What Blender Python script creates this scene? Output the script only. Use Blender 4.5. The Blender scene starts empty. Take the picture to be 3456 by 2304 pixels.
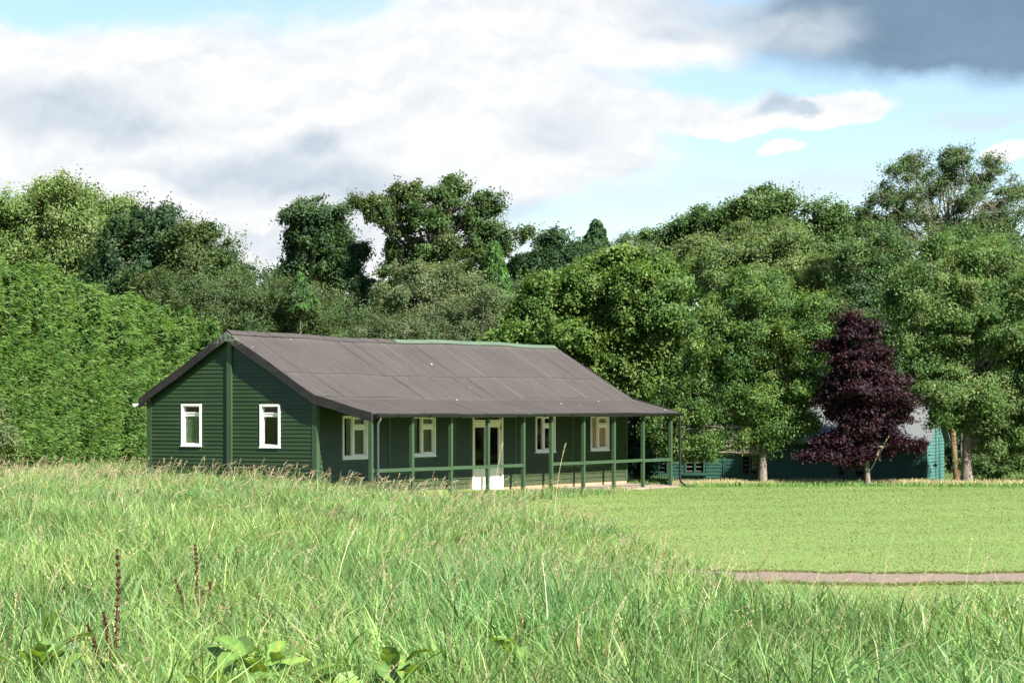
import bpy, math, random
import numpy as np
from mathutils import Vector

R = math.radians
rng = np.random.default_rng(7)
random.seed(7)
SC = bpy.context.scene
COL = SC.collection

# ------------------------------------------------------------------ camera
F = 8562.0            # focal length in photograph pixels (55 mm on 22.2 mm)
EYE = 2.64
HOR = 1375.0
cam_d = bpy.data.cameras.new('camera')
cam = bpy.data.objects.new('camera', cam_d); COL.objects.link(cam)
cam_d.sensor_width = 22.2; cam_d.lens = 55.0; cam_d.sensor_fit = 'HORIZONTAL'
cam_d.shift_y = (HOR - 1152.0) / 3456.0
cam_d.clip_start = 0.5; cam_d.clip_end = 4000
cam.location = (0, 0, EYE); cam.rotation_euler = (R(90), 0, 0)
SC.camera = cam

def at(px, py, Y):    # 2352-wide picture pixel + distance -> world point
    k = 3456 / 2352.0
    return np.array([(px * k - 1728) / F * Y, Y, EYE + (HOR - py * k) / F * Y])

SUN = Vector((1.32, -1.50, 1.72)).normalized()

# ------------------------------------------------------------------ small maths
def sstep(a, b, x):
    t = np.clip((x - a) / (b - a), 0, 1); return t * t * (3 - 2 * t)

def _hash(ix, iy, s):
    h = (ix * 374761393 + iy * 668265263 + s * 974634777) & 0xffffffff
    h = ((h ^ (h >> 13)) * 1274126177) & 0xffffffff
    return ((h ^ (h >> 16)) & 0xffff) / 65535.0

def vnoise(x, y, s=0):
    x = np.asarray(x, float); y = np.asarray(y, float)
    ix = np.floor(x).astype(np.int64); iy = np.floor(y).astype(np.int64)
    fx = x - ix; fy = y - iy
    fx = fx * fx * (3 - 2 * fx); fy = fy * fy * (3 - 2 * fy)
    a = _hash(ix, iy, s); b = _hash(ix + 1, iy, s); c = _hash(ix, iy + 1, s); d = _hash(ix + 1, iy + 1, s)
    return (a * (1 - fx) + b * fx) * (1 - fy) + (c * (1 - fx) + d * fx) * fy

def fbm(x, y, s=0, o=3):
    v = 0; w = 0.5; t = 0
    for k in range(o):
        v = v + w * vnoise(x * 2 ** k, y * 2 ** k, s + k); t += w; w *= 0.5
    return v / t

def unit(v):
    return v / np.maximum(np.linalg.norm(v, axis=-1, keepdims=True), 1e-9)

# ------------------------------------------------------------------ object helpers
def tag(o, label=None, cat=None, group=None, kind=None):
    if label: o['label'] = label
    if cat: o['category'] = cat
    if group: o['group'] = group
    if kind: o['kind'] = kind
    return o

def empty(name, loc=(0, 0, 0), rz=0.0):
    o = bpy.data.objects.new(name, None); COL.objects.link(o)
    o.location = loc; o.rotation_euler = (0, 0, rz); o.empty_display_size = 0.3
    return o

def link(name, me, mat, parent=None):
    o = bpy.data.objects.new(name, me); COL.objects.link(o)
    if mat is not None:
        for m in (mat if isinstance(mat, (list, tuple)) else [mat]): me.materials.append(m)
    if parent: o.parent = parent
    return o

def npmesh(name, V, Q, mat, parent=None, col=None, smooth=False, colname='Col', nrm=None):
    """V (n,3) verts, Q (m,4) or (m,3) faces, col (n,3) per vertex colour."""
    me = bpy.data.meshes.new(name)
    V = np.ascontiguousarray(V, np.float32); Q = np.ascontiguousarray(Q, np.int32)
    k = Q.shape[1]
    me.vertices.add(len(V)); me.vertices.foreach_set('co', V.ravel())
    me.loops.add(Q.size); me.loops.foreach_set('vertex_index', Q.ravel())
    me.polygons.add(len(Q)); me.polygons.foreach_set('loop_start', np.arange(0, Q.size, k, dtype=np.int32))
    if smooth: me.polygons.foreach_set('use_smooth', np.ones(len(Q), bool))
    me.update(calc_edges=True)
    if col is not None:
        a = me.color_attributes.new(colname, 'FLOAT_COLOR', 'POINT')
        c4 = np.ones((len(V), 4), np.float32); c4[:, :3] = col
        a.data.foreach_set('color', c4.ravel())
    return link(name, me, mat, parent)

class MB:
    def __init__(s): s.v = []; s.f = []
    def add(s, vs, fs):
        b = len(s.v); s.v += [tuple(p) for p in vs]; s.f += [tuple(i + b for i in f) for f in fs]
    def hexa(s, p):      # 8 points: bottom 4 ccw, top 4 ccw
        s.add(p, [(3, 2, 1, 0), (4, 5, 6, 7), (0, 1, 5, 4), (1, 2, 6, 5), (2, 3, 7, 6), (3, 0, 4, 7)])
    def box(s, x0, x1, y0, y1, z0, z1):
        s.hexa([(x0, y0, z0), (x1, y0, z0), (x1, y1, z0), (x0, y1, z0), (x0, y0, z1), (x1, y0, z1), (x1, y1, z1), (x0, y1, z1)])
    def tube(s, pts, r, n=8, cap=True):
        pts = [Vector(p) for p in pts]; rs = r if isinstance(r, (list, tuple)) else [r] * len(pts)
        rings = []
        up = Vector((0.31, 0.17, 0.93))
        for i, p in enumerate(pts):
            d = (pts[min(i + 1, len(pts) - 1)] - pts[max(i - 1, 0)]).normalized()
            a = d.cross(up)
            if a.length < 0.15: a = d.cross(Vector((1, 0, 0)))
            a.normalize(); b = d.cross(a)
            rings.append([p + (a * math.cos(2 * math.pi * k / n) + b * math.sin(2 * math.pi * k / n)) * rs[i] for k in range(n)])
        fs = []
        for i in range(len(pts) - 1):
            for k in range(n):
                fs.append((i * n + k, i * n + (k + 1) % n, (i + 1) * n + (k + 1) % n, (i + 1) * n + k))
        if cap:
            fs.append(tuple(range(n - 1, -1, -1))); fs.append(tuple((len(pts) - 1) * n + k for k in range(n)))
        s.add([q for g in rings for q in g], fs)
    def build(s, name, mat, parent=None, smooth=False, fix=True):
        me = bpy.data.meshes.new(name); me.from_pydata(s.v, [], s.f)
        if fix:
            import bmesh
            bm = bmesh.new(); bm.from_mesh(me); bmesh.ops.recalc_face_normals(bm, faces=bm.faces); bm.to_mesh(me); bm.free()
        if smooth:
            me.polygons.foreach_set('use_smooth', np.ones(len(me.polygons), bool))
        me.update()
        return link(name, me, mat, parent)

# ------------------------------------------------------------------ materials
def nt_new(name):
    m = bpy.data.materials.new(name); m.use_nodes = True
    nt = m.node_tree; nt.nodes.clear()
    out = nt.nodes.new('ShaderNodeOutputMaterial')
    return m, nt, out

def lk(nt, a, b): nt.links.new(a, b)

def ramp(nt, fac, stops):
    n = nt.nodes.new('ShaderNodeValToRGB')
    el = n.color_ramp.elements
    while len(el) < len(stops): el.new(0.5)
    for e, (p, c) in zip(el, stops):
        e.position = p; e.color = (*c, 1) if len(c) == 3 else c
    lk(nt, fac, n.inputs[0]); return n.outputs[0]

def noise(nt, scale, detail=4, rough=0.6, vec=None, dist=0.0):
    n = nt.nodes.new('ShaderNodeTexNoise'); n.inputs['Scale'].default_value = scale
    n.inputs['Detail'].default_value = detail; n.inputs['Roughness'].default_value = rough
    n.inputs['Distortion'].default_value = dist
    if vec is not None: lk(nt, vec, n.inputs['Vector'])
    return n

def mixc(nt, fac, a, b, mode='MIX'):
    n = nt.nodes.new('ShaderNodeMix'); n.data_type = 'RGBA'; n.blend_type = mode
    for sock, v in ((n.inputs[0], fac), (n.inputs[6], a), (n.inputs[7], b)):
        if hasattr(v, 'is_linked') or hasattr(v, 'links'): lk(nt, v, sock)
        elif isinstance(v, (int, float)): sock.default_value = v
        else: sock.default_value = (*v, 1)
    return n.outputs[2]

def math_n(nt, op, a, b=None, c=None, clamp=False):
    n = nt.nodes.new('ShaderNodeMath'); n.operation = op; n.use_clamp = clamp
    for i, v in enumerate((a, b, c)):
        if v is None: continue
        if isinstance(v, (int, float)): n.inputs[i].default_value = v
        else: lk(nt, v, n.inputs[i])
    return n.outputs[0]

def objco(nt, scale=(1, 1, 1)):
    t = nt.nodes.new('ShaderNodeTexCoord'); mp = nt.nodes.new('ShaderNodeMapping')
    mp.inputs['Scale'].default_value = scale
    lk(nt, t.outputs['Object'], mp.inputs[0]); return mp.outputs[0]

def bump(nt, h, strength=0.3, dist=0.02):
    n = nt.nodes.new('ShaderNodeBump'); n.inputs['Strength'].default_value = strength
    n.inputs['Distance'].default_value = dist; lk(nt, h, n.inputs['Height']); return n.outputs[0]

def pbsdf(nt, out, col, rough=0.6, spec=0.4, normal=None, metal=0.0):
    b = nt.nodes.new('ShaderNodeBsdfPrincipled')
    if isinstance(col, (tuple, list)): b.inputs['Base Color'].default_value = (*col, 1)
    else: lk(nt, col, b.inputs['Base Color'])
    if isinstance(rough, (int, float)): b.inputs['Roughness'].default_value = rough
    else: lk(nt, rough, b.inputs['Roughness'])
    b.inputs['Specular IOR Level'].default_value = spec
    b.inputs['Metallic'].default_value = metal
    if normal is not None: lk(nt, normal, b.inputs['Normal'])
    if out is not None: lk(nt, b.outputs[0], out.inputs[0])
    return b

def mat_leaf(name, trans=0.35, rough=0.5, spec=0.35, tcol=(1.25, 1.15, 0.45), tb=1.0):
    m, nt, out = nt_new(name)
    at_ = nt.nodes.new('ShaderNodeAttribute'); at_.attribute_name = 'Col'
    b = pbsdf(nt, None, at_.outputs['Color'], rough, spec)
    t = nt.nodes.new('ShaderNodeBsdfTranslucent')
    lk(nt, mixc(nt, 1.0, at_.outputs['Color'], tuple(c * tb for c in tcol), 'MULTIPLY'), t.inputs[0])
    mx = nt.nodes.new('ShaderNodeMixShader'); mx.inputs[0].default_value = trans
    lk(nt, b.outputs[0], mx.inputs[1]); lk(nt, t.outputs[0], mx.inputs[2]); lk(nt, mx.outputs[0], out.inputs[0])
    return m

M = {}
M['leaf'] = mat_leaf('leaf', 0.46, 0.55, 0.22, (1.12, 1.12, 0.5))
M['purple_leaf'] = mat_leaf('purple_leaf', 0.24, 0.6, 0.18, (1.5, 0.5, 0.6))
M['grass'] = mat_leaf('grass_blade', 0.38, 0.45, 0.22, (1.15, 1.12, 0.5))
M['dry'] = mat_leaf('dry_stem', 0.2, 0.7, 0.2, (1.1, 1.0, 0.8))

def mat_paint(name, base, var=0.25, rough=0.5, spec=0.4, chips=0.0, vscale=(1, 1, 1), stretch=(1, 1, 1), chipcol=(0.55, 0.55, 0.5)):
    m, nt, out = nt_new(name)
    co = objco(nt, stretch)
    n1 = noise(nt, 1.3, 5, 0.65, co); n2 = noise(nt, 22, 3, 0.6, co)
    lo = tuple(c * (1 - var) for c in base); hi = tuple(min(1, c * (1 + var)) for c in base)
    c = ramp(nt, n1.outputs[0], [(0.3, lo), (0.72, hi)])
    c = mixc(nt, 0.35, c, ramp(nt, n2.outputs[0], [(0.3, lo), (0.7, hi)]))
    if chips:
        n3 = noise(nt, 9, 6, 0.75, objco(nt, (1.0, 1.0, 3.0)))
        f = ramp(nt, n3.outputs[0], [(1 - chips, (0, 0, 0)), (1 - chips + 0.02, (1, 1, 1))])
        c = mixc(nt, f, c, chipcol)
    if name == 'dark_green_paint':                                        # mud splash and algae along the foot of the boards
        sx = nt.nodes.new('ShaderNodeSeparateXYZ'); lk(nt, objco(nt), sx.inputs[0])
        n4 = noise(nt, 5, 6, .7, objco(nt)); hz = math_n(nt, 'MULTIPLY_ADD', n4.outputs[0], .9, sx.outputs[2])
        c = mixc(nt, ramp(nt, math_n(nt, 'MULTIPLY', hz, .5), [(.35, (.7,) * 3), (.56, (0, 0, 0))]), c, (0.050, 0.055, 0.030))
        n5 = noise(nt, .9, 4, .6, objco(nt, (1, 1, 2.2)))
        c = mixc(nt, ramp(nt, n5.outputs[0], [(.52, (0, 0, 0)), (.75, (.4,) * 3)]), c, (0.040, 0.062, 0.036))
    pbsdf(nt, out, c, rough, spec, bump(nt, n2.outputs[0], 0.15, 0.004))
    return m

M['green_wall'] = mat_paint('dark_green_paint', (0.0190, 0.0385, 0.0118), 0.22, 0.45, 0.4, 0.262, (1, 1, 1), (1, 1, 2.5), (0.30, 0.34, 0.28))
M['green_trim'] = mat_paint('mid_green_paint', (0.029, 0.056, 0.027), 0.2, 0.5, 0.4, 0.27, (1, 1, 1), (1, 1, 0.6), (0.4, 0.42, 0.36))
M['green_ridge'] = mat_paint('pale_green_ridge', (0.070, 0.104, 0.066), 0.14, 0.55)
M['white'] = mat_paint('white_paint', (0.72, 0.71, 0.66), 0.09, 0.45, 0.4)
M['cream'] = mat_paint('cream_door_paint', (0.72, 0.66, 0.55), 0.08, 0.5, 0.35, 0.25, (1, 1, 1), (1, 1, .5), (0.5, 0.38, 0.25))
M['black'] = mat_paint('black_plastic', (0.010, 0.011, 0.012), 0.2, 0.4, 0.3)
M['grey_pipe'] = mat_paint('grey_pipe', (0.04, 0.042, 0.047), 0.15, 0.45, 0.4)
M['white_pipe'] = mat_paint('white_pipe', (0.6, 0.6, 0.62), 0.1, 0.4, 0.5)
M['concrete'] = mat_paint('concrete', (0.22, 0.175, 0.14), 0.25, 0.85, 0.2)
M['plinth'] = mat_paint('plinth_brick', (0.30, 0.20, 0.13), 0.3, 0.85, 0.2)
M['hardboard'] = mat_paint('hardboard', (0.42, 0.25, 0.12), 0.15, 0.7, 0.2, 0.0, (1, 1, 1), (3, 3, .4))
M['teal_wall'] = mat_paint('teal_paint', (0.018, 0.060, 0.045), 0.3, 0.5, 0.35, 0.27, (1, 1, 1), (1, 1, 2.0), (0.12, 0.2, 0.16))
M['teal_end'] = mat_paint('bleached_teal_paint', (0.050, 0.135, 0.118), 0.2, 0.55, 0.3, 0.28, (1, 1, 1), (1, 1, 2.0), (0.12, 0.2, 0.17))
M['interior'] = mat_paint('interior_paint', (0.07, 0.068, 0.06), 0.1, 0.8, 0.2)
M['green_board'] = mat_paint('green_board', (0.06, 0.105, 0.045), 0.12, 0.6)

def mat_barge():
    m, nt, out = nt_new('bitumen_felt')
    co = objco(nt); n1 = noise(nt, 2.2, 6, 0.7, co); n2 = noise(nt, 14, 6, 0.75, co)
    c = ramp(nt, n1.outputs[0], [(0.35, (0.010, 0.010, 0.011)), (0.7, (0.028, 0.026, 0.025))])
    # lichen grows near the apex of the gable
    sx = nt.nodes.new('ShaderNodeSeparateXYZ'); lk(nt, objco(nt), sx.inputs[0])
    near = ramp(nt, sx.outputs[2], [(0.0, (0, 0, 0)), (1.0, (1, 1, 1))])
    mr = nt.nodes.new('ShaderNodeMapRange'); lk(nt, sx.outputs[2], mr.inputs[0])
    mr.inputs[1].default_value = 4.0; mr.inputs[2].default_value = 4.6; mr.inputs[3].default_value = 0; mr.inputs[4].default_value = 0.24
    f = math_n(nt, 'ADD', n2.outputs[0], mr.outputs[0])
    f = ramp(nt, f, [(0.70, (0, 0, 0)), (0.78, (1, 1, 1))])
    c = mixc(nt, f, c, (0.15, 0.17, 0.125))
    pbsdf(nt, out, c, 0.75, 0.25, bump(nt, n2.outputs[0], 0.4, 0.01)); return m
M['barge'] = mat_barge()

def mat_roof(name, lo, hi, spotd=(0.03, 0.03, 0.03), lich=True):
    m, nt, out = nt_new(name)
    co = objco(nt); n1 = noise(nt, 0.55, 6, 0.65, co); n2 = noise(nt, 13, 6, 0.75, objco(nt, (0.10, 1, 0.10)))
    n3 = noise(nt, 3.5, 5, 0.7, objco(nt, (0.5, 1.2, 0.5)))
    c = ramp(nt, n1.outputs[0], [(0.3, lo), (0.7, hi)])
    c = mixc(nt, 0.62, c, ramp(nt, n2.outputs[0], [(0.3, lo), (0.7, hi)]))
    if lich:
        c = mixc(nt, ramp(nt, n3.outputs[0], [(0.655, (0, 0, 0)), (0.74, (0.75,) * 3)]), c, tuple(q * .5 for q in spotd))
        v = nt.nodes.new('ShaderNodeTexVoronoi'); v.inputs['Scale'].default_value = 1.1; lk(nt, objco(nt), v.inputs['Vector'])
        c = mixc(nt, ramp(nt, v.outputs['Distance'], [(0.035, (0.8,) * 3), (0.055, (0, 0, 0))]), c, (0.42, 0.41, 0.37))
        a_ = nt.nodes.new('ShaderNodeAttribute'); a_.attribute_name = 'Seam'
        sp = nt.nodes.new('ShaderNodeSeparateColor'); lk(nt, a_.outputs['Color'], sp.inputs[0])
        c = mixc(nt, sp.outputs[0], c, (0.012, 0.011, 0.012)); c = mixc(nt, sp.outputs[1], c, (0.085, 0.11, 0.035)); c = mixc(nt, sp.outputs[2], c, (0.16, 0.145, 0.14))
    pbsdf(nt, out, c, 0.8, 0.25, bump(nt, n2.outputs[0], 0.25, 0.005)); return m
M['roof'] = mat_roof('brown_bitumen_roof', (0.034, 0.0300, 0.0280), (0.058, 0.0510, 0.0475))
M['shed_roof'] = mat_roof('grey_shed_roof', (0.085, 0.093, 0.093), (0.125, 0.133, 0.133), lich=False)

def mat_glass():
    m, nt, out = nt_new('window_glass')
    fr = nt.nodes.new('ShaderNodeFresnel'); fr.inputs[0].default_value = 1.5
    n = noise(nt, 1.2, 2, 0.5, objco(nt))
    bn = bump(nt, n.outputs[0], 0.05, 0.02)
    g = nt.nodes.new('ShaderNodeBsdfGlossy'); g.inputs['Roughness'].default_value = 0.02; lk(nt, bn, g.inputs['Normal'])
    t = nt.nodes.new('ShaderNodeBsdfTransparent'); t.inputs[0].default_value = (0.93, 0.95, 0.94, 1)
    ge = nt.nodes.new('ShaderNodeNewGeometry')
    ff = math_n(nt, 'MULTIPLY', fr.outputs[0], math_n(nt, 'SUBTRACT', 1.0, ge.outputs['Backfacing']))
    mx = nt.nodes.new('ShaderNodeMixShader'); lk(nt, ff, mx.inputs[0])
    lk(nt, t.outputs[0], mx.inputs[1]); lk(nt, g.outputs[0], mx.inputs[2]); lk(nt, mx.outputs[0], out.inputs[0]); return m
M['glass'] = mat_glass()

def mat_bark(name, lo, hi):
    m, nt, out = nt_new(name)
    co = objco(nt, (1, 1, 0.25)); n1 = noise(nt, 9, 6, 0.7, co); n2 = noise(nt, 1.5, 4, 0.6, objco(nt))
    c = ramp(nt, n1.outputs[0], [(0.3, lo), (0.7, hi)])
    c = mixc(nt, ramp(nt, n2.outputs[0], [(0.5, (0, 0, 0)), (0.68, (0.6,) * 3)]), c, (0.10, 0.12, 0.05))
    pbsdf(nt, out, c, 0.85, 0.2, bump(nt, n1.outputs[0], 0.8, 0.03)); return m
M['bark'] = mat_bark('grey_bark', (0.055, 0.045, 0.036), (0.20, 0.165, 0.135))
M['bark_dark'] = mat_bark('dark_bark', (0.035, 0.030, 0.024), (0.12, 0.10, 0.08))
M['bark_orange'] = mat_bark('orange_bark', (0.03, 0.02, 0.014), (0.19, 0.115, 0.055))

def mat_ground():
    m, nt, out = nt_new('turf_soil')
    t = nt.nodes.new('ShaderNodeTexCoord')
    a = noise(nt, 0.22, 5, 0.6, t.outputs['Object']); b = noise(nt, 7, 5, 0.7, t.outputs['Object'])
    c = ramp(nt, a.outputs[0], [(0.35, (0.122, 0.178, 0.050)), (0.65, (0.15, 0.207, 0.062))])
    c = mixc(nt, 0.45, c, ramp(nt, b.outputs[0], [(0.3, (0.095, 0.148, 0.042)), (0.7, (0.165, 0.222, 0.07))]))
    pbsdf(nt, out, c, 0.9, 0.1, bump(nt, b.outputs[0], 0.6, 0.03)); return m
M['ground'] = mat_ground()

def mat_path():
    m, nt, out = nt_new('worn_tarmac')
    t = nt.nodes.new('ShaderNodeTexCoord')
    a = noise(nt, 1.6, 7, 0.7, t.outputs['Object']); b = noise(nt, 40, 3, 0.7, t.outputs['Object'])
    c = ramp(nt, a.outputs[0], [(0.3, (0.13, 0.08, 0.054)), (0.5, (0.16, 0.115, 0.088)), (0.68, (0.195, 0.118, 0.07))])
    c = mixc(nt, 0.4, c, ramp(nt, b.outputs[0], [(0.3, (0.10, 0.085, 0.07)), (0.7, (0.25, 0.22, 0.185))]))
    pbsdf(nt, out, c, 0.9, 0.2, bump(nt, b.outputs[0], 0.5, 0.01)); return m
M['path'] = mat_path()

# ------------------------------------------------------------------ terrain
LAWN = np.array([(60, 22.5), (9, 25.0), (6.2, 26.2), (5.0, 27.4), (4.0, 30), (3.6, 34.5), (3.2, 39), (2.9, 44), (2.4, 50), (1.1, 60),
                 (-0.45, 66.5), (0.9, 72), (2.9, 77), (4.0, 80.5), (4.7, 83.6), (5.6, 84.5), (6.3, 86.2), (12, 85.2), (19, 86.2), (60, 87)], float)

def lawn_sd(x, y):      # > 0 inside the mown lawn
    x = np.asarray(x, float); y = np.asarray(y, float)
    best = np.full(x.shape, 1e9); ins = np.zeros(x.shape, bool)
    n = len(LAWN)
    for i in range(n):
        ax, ay = LAWN[i]; bx, by = LAWN[(i + 1) % n]
        dx, dy = bx - ax, by - ay
        t = np.clip(((x - ax) * dx + (y - ay) * dy) / (dx * dx + dy * dy), 0, 1)
        d = np.hypot(x - ax - t * dx, y - ay - t * dy); best = np.minimum(best, d)
        c = ((ay > y) != (by > y)) & (x < (bx - ax) * (y - ay) / ((by - ay) if by != ay else 1e-9) + ax)
        ins ^= c
    return np.where(ins, best, -best)

def ground_z(x, y):
    x = np.asarray(x, float); y = np.asarray(y, float)
    zl = np.interp(y, [0, 8, 15, 40, 60, 70, 80, 100, 130], [1.05, 1.05, 1.0, 0.78, 0.56, 0.46, 0.36, 0.2, 0.0])
    zr = np.where(y < 26, 0.0, 0.0) - 0.55 * sstep(87.5, 91.5, y) * sstep(5.5, 8.0, x + 0.0) * (1 - sstep(16.6, 18.2, x))
    zr = zr + 0.95 * sstep(17.0, 20.5, x) * sstep(88.5, 95, y)
    w = sstep(0.0, 8.5, -lawn_sd(x, y)) * (1 - sstep(4.5, 6.0, x) * sstep(60, 80, y)) * (1 - sstep(74, 84, y) * sstep(-3.5, 1.5, x))
    z = zr * (1 - w) + zl * w
    z = z + 0.05 * (fbm(x * 0.25 + 9, y * 0.25, 3) - 0.5) * np.where(lawn_sd(x, y) > 0, 0.35, 1.6) * sstep(5, 12, y)
    return z

def sheet():
    xs = np.concatenate([[-900, -400, -150, -70], np.arange(-40, 40.1, 0.5), [70, 150, 400, 900]])
    ys = np.concatenate([[-300, -100, -40, -10], np.arange(0, 125.1, 0.5), [150, 200, 300, 600, 1500, 3000]])
    X, Y = np.meshgrid(xs, ys); Z = ground_z(X, Y)
    V = np.stack([X, Y, Z], -1).reshape(-1, 3)
    nx, ny = len(xs), len(ys)
    i = np.arange(ny - 1)[:, None] * nx + np.arange(nx - 1)[None]
    Q = np.stack([i, i + 1, i + nx + 1, i + nx], -1).reshape(-1, 4)
    return npmesh('ground', V, Q, M['ground'], smooth=True)
tag(sheet(), kind='structure')

def path_edges(x):       # near and far edge of the tarmac path
    c0 = 38.25 - 0.075 * (x - 3) + 0.12 * np.sin(x * 0.9) + 0.35 * (fbm(x * 2.3, x * 0 + 3, 5, 4) - .5)
    c1 = 40.75 - 0.10 * (x - 3) + 0.4 * (fbm(x * 2.1, x * 0 + 8, 6, 4) - .5) + 0.1 * np.sin(x * .7 + 1)
    return c0, c1
def build_path():
    xs = np.arange(1.2, 40, 0.08); c0, c1 = path_edges(xs)
    rows = []
    for t in np.linspace(0, 1, 7):
        y = c0 + (c1 - c0) * t
        rows.append(np.stack([xs, y, ground_z(xs, y) + 0.012], -1))
    V = np.concatenate(rows); nx = len(xs)
    i = np.arange(6)[:, None] * nx + np.arange(nx - 1)[None]
    Q = np.stack([i, i + 1, i + nx + 1, i + nx], -1).reshape(-1, 4)
    tag(npmesh('path', V, Q, M['path'], smooth=True), kind='structure')
build_path()
def on_path(x, y, pad=0.0):
    c0, c1 = path_edges(x); return (x > 1.2) & (y > c0 - pad) & (y < c1 + pad)

# ------------------------------------------------------------------ hut
D0 = 70.0
C0 = np.array([-0.0771 * D0, D0]); U = np.array([0.512, 0.859]); VV = np.array([0.859, -0.512])
HUT_RZ = math.atan2(VV[1], VV[0])
W = 5.91; L = 18.08; HW = W / 2
APEX = 4.62; EAVE_R = 2.86; EAVE_L = 2.86
def hut_local(x, y):
    dx = x - C0[0]; dy = y - C0[1]
    return dx * VV[0] + dy * VV[1], dx * U[0] + dy * U[1]
def in_hut(x, y, pad=0.0):
    a, b = hut_local(x, y)
    return (a > -W - pad) & (a < 1.95 + pad) & (b > -pad) & (b < L + pad) & ~((a > pad) & (b < 0.0))

def roof_z(x):           # underside of roof line across the gable (local x)
    return APEX - (abs(x + HW)) * (APEX - EAVE_R) / HW

def wall_panel(mb, place, s0, s1, z0, z1, holes, o0, o1):
    ss = sorted({s0, s1, *[h[0] for h in holes], *[h[1] for h in holes]})
    zs = sorted({z0, z1, *[h[2] for h in holes], *[h[3] for h in holes]})
    for a, b in zip(ss[:-1], ss[1:]):
        for c, d in zip(zs[:-1], zs[1:]):
            m, n = (a + b) / 2, (c + d) / 2
            if any(h[0] < m < h[1] and h[2] < n < h[3] for h in holes): continue
            p = [place(a, o0, c), place(b, o0, c), place(b, o1, c), place(a, o1, c), place(a, o0, d), place(b, o0, d), place(b, o1, d), place(a, o1, d)]
            mb.hexa(p)

def boards(mb, place, s0, s1, z0, z1, pitch, holes, lim=None, proud=0.028):
    """overlapping weatherboards; lim(z) gives the allowed (s0, s1) at that height"""
    z = z0; k = 0
    while z < z1 - 0.01:
        zt = min(z + pitch, z1)
        jit = random.uniform(-0.003, 0.003)
        segs = [(s0, s1)]
        for h in holes:
            if h[2] < zt - 0.012 and h[3] > z + 0.012:
                ns = []
                for a, b in segs:
                    if h[1] <= a or h[0] >= b: ns.append((a, b)); continue
                    if a < h[0]: ns.append((a, h[0]))
                    if b > h[1]: ns.append((h[1], b))
                segs = ns
        for a, b in segs:
            la, lb, ua, ub = a, b, a, b
            if lim:
                l0, l1 = lim(z); u0, u1 = lim(zt)
                la, lb = max(a, l0), min(b, l1); ua, ub = max(a, u0), min(b, u1)
                if lb - la < 0.02: continue
                if ub < ua: ua = ub = (ua + ub) / 2
            o = proud + jit
            mb.hexa([place(la, 0.001, z), place(lb, 0.001, z), place(lb, o, z), place(la, o, z),
                     place(ua, 0.001, zt), place(ub, 0.001, zt), place(ub, 0.006, zt), place(ua, 0.006, zt)])
        z = zt; k += 1

hut = empty('timber_hut', (C0[0], C0[1], 0.0), HUT_RZ)
tag(hut, 'dark green weatherboarded hut with brown corrugated roof and long verandah in the meadow', 'hut')
PG = lambda s, o, z: (s, -o, z)          # gable wall, faces -y
PS = lambda s, o, z: (o, s, z)           # verandah wall, faces +x

GW = [(-4.685, -3.975, 1.56, 2.745), (-1.915, -1.225, 1.54, 2.735)]
SW = [(1.245, 2.49, 1.215, 2.41), (4.83, 6.07, 1.225, 2.40), (11.97, 13.21, 1.235, 2.385), (15.57, 16.80, 1.24, 2.38)]
DOOR = (8.17, 9.95, 0.10, 2.42)

# walls
mb = MB()
wall_panel(mb, PG, -W, 0, 0.0, 2.80, GW, -0.10, 0.0)
zs = 2.80
mb.add([PG(-W, 0, zs), PG(0, 0, zs), PG(-HW, 0, APEX - .05), PG(-W, -.1, zs), PG(0, -.1, zs), PG(-HW, -.1, APEX - .05)],
       [(0, 1, 2), (5, 4, 3), (0, 3, 4, 1), (1, 4, 5, 2), (2, 5, 3, 0)])
boards(mb, PG, -W + 0.14, -HW - 0.09, 0.25, APEX - 0.02, 0.112, [(a - .05, b + .05, c - .04, d + .05) for a, b, c, d in GW],
       lambda z: (-HW - (APEX - z) * HW / (APEX - EAVE_L), -HW + (APEX - z) * HW / (APEX - EAVE_R)))
boards(mb, PG, -HW + 0.09, -0.14, 0.25, APEX - 0.02, 0.112, [(a - .05, b + .05, c - .04, d + .05) for a, b, c, d in GW],
       lambda z: (-HW - (APEX - z) * HW / (APEX - EAVE_L), -HW + (APEX - z) * HW / (APEX - EAVE_R)))
mb.build('gable_wall', M['green_wall'], hut)

mb = MB()
holesS = SW + [DOOR]
wall_panel(mb, PS, 0.10, L, 0.20, 2.82, holesS, -0.10, 0.0)
bh = [(a - .05, b + .05, c - .04, d + .05) for a, b, c, d in holesS]
cuts = [0.02, 3.6, 7.15, 10.7, 14.3, L - 0.02]
for a, b in zip(cuts[:-1], cuts[1:]):
    boards(mb, PS, a + (0.10 if a < .1 else 0.045), b - (0.10 if b > 18 else 0.045), 0.20, 2.80, 0.15, bh, None, 0.034)
mb.build('verandah_wall', M['green_wall'], hut)
mb = MB(); mb.box(-W, -W + 0.1, 0.10, L, 0.1, 2.80); mb.build('rear_wall', M['green_wall'], hut)
mb = MB(); mb.box(-W + 0.1, -0.1, L - 0.1, L, 0.1, 2.8)
mb.add([(-W, L, 2.8), (0, L, 2.8), (-HW, L, APEX - .05), (-W, L - .1, 2.8), (0, L - .1, 2.8), (-HW, L - .1, APEX - .05)],
       [(0, 1, 2), (5, 4, 3), (0, 3, 4, 1), (1, 4, 5, 2), (2, 5, 3, 0)])
mb.build('far_gable_wall', M['green_wall'], hut)
mb = MB(); mb.box(-W + .1, -.1, .1, L - .1, 0.08, 0.12); mb.build('floor_boards', M['interior'], hut)
mb = MB(); mb.box(-W + .1, -.1, .1, L - .1, 2.79, 2.82)
for yy in (3.6, 7.15, 10.7, 14.3): mb.box(-W + .1, -.1, yy - .03, yy + .03, 0.12, 2.79)
mb.build('inner_partition', M['interior'], hut)
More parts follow.
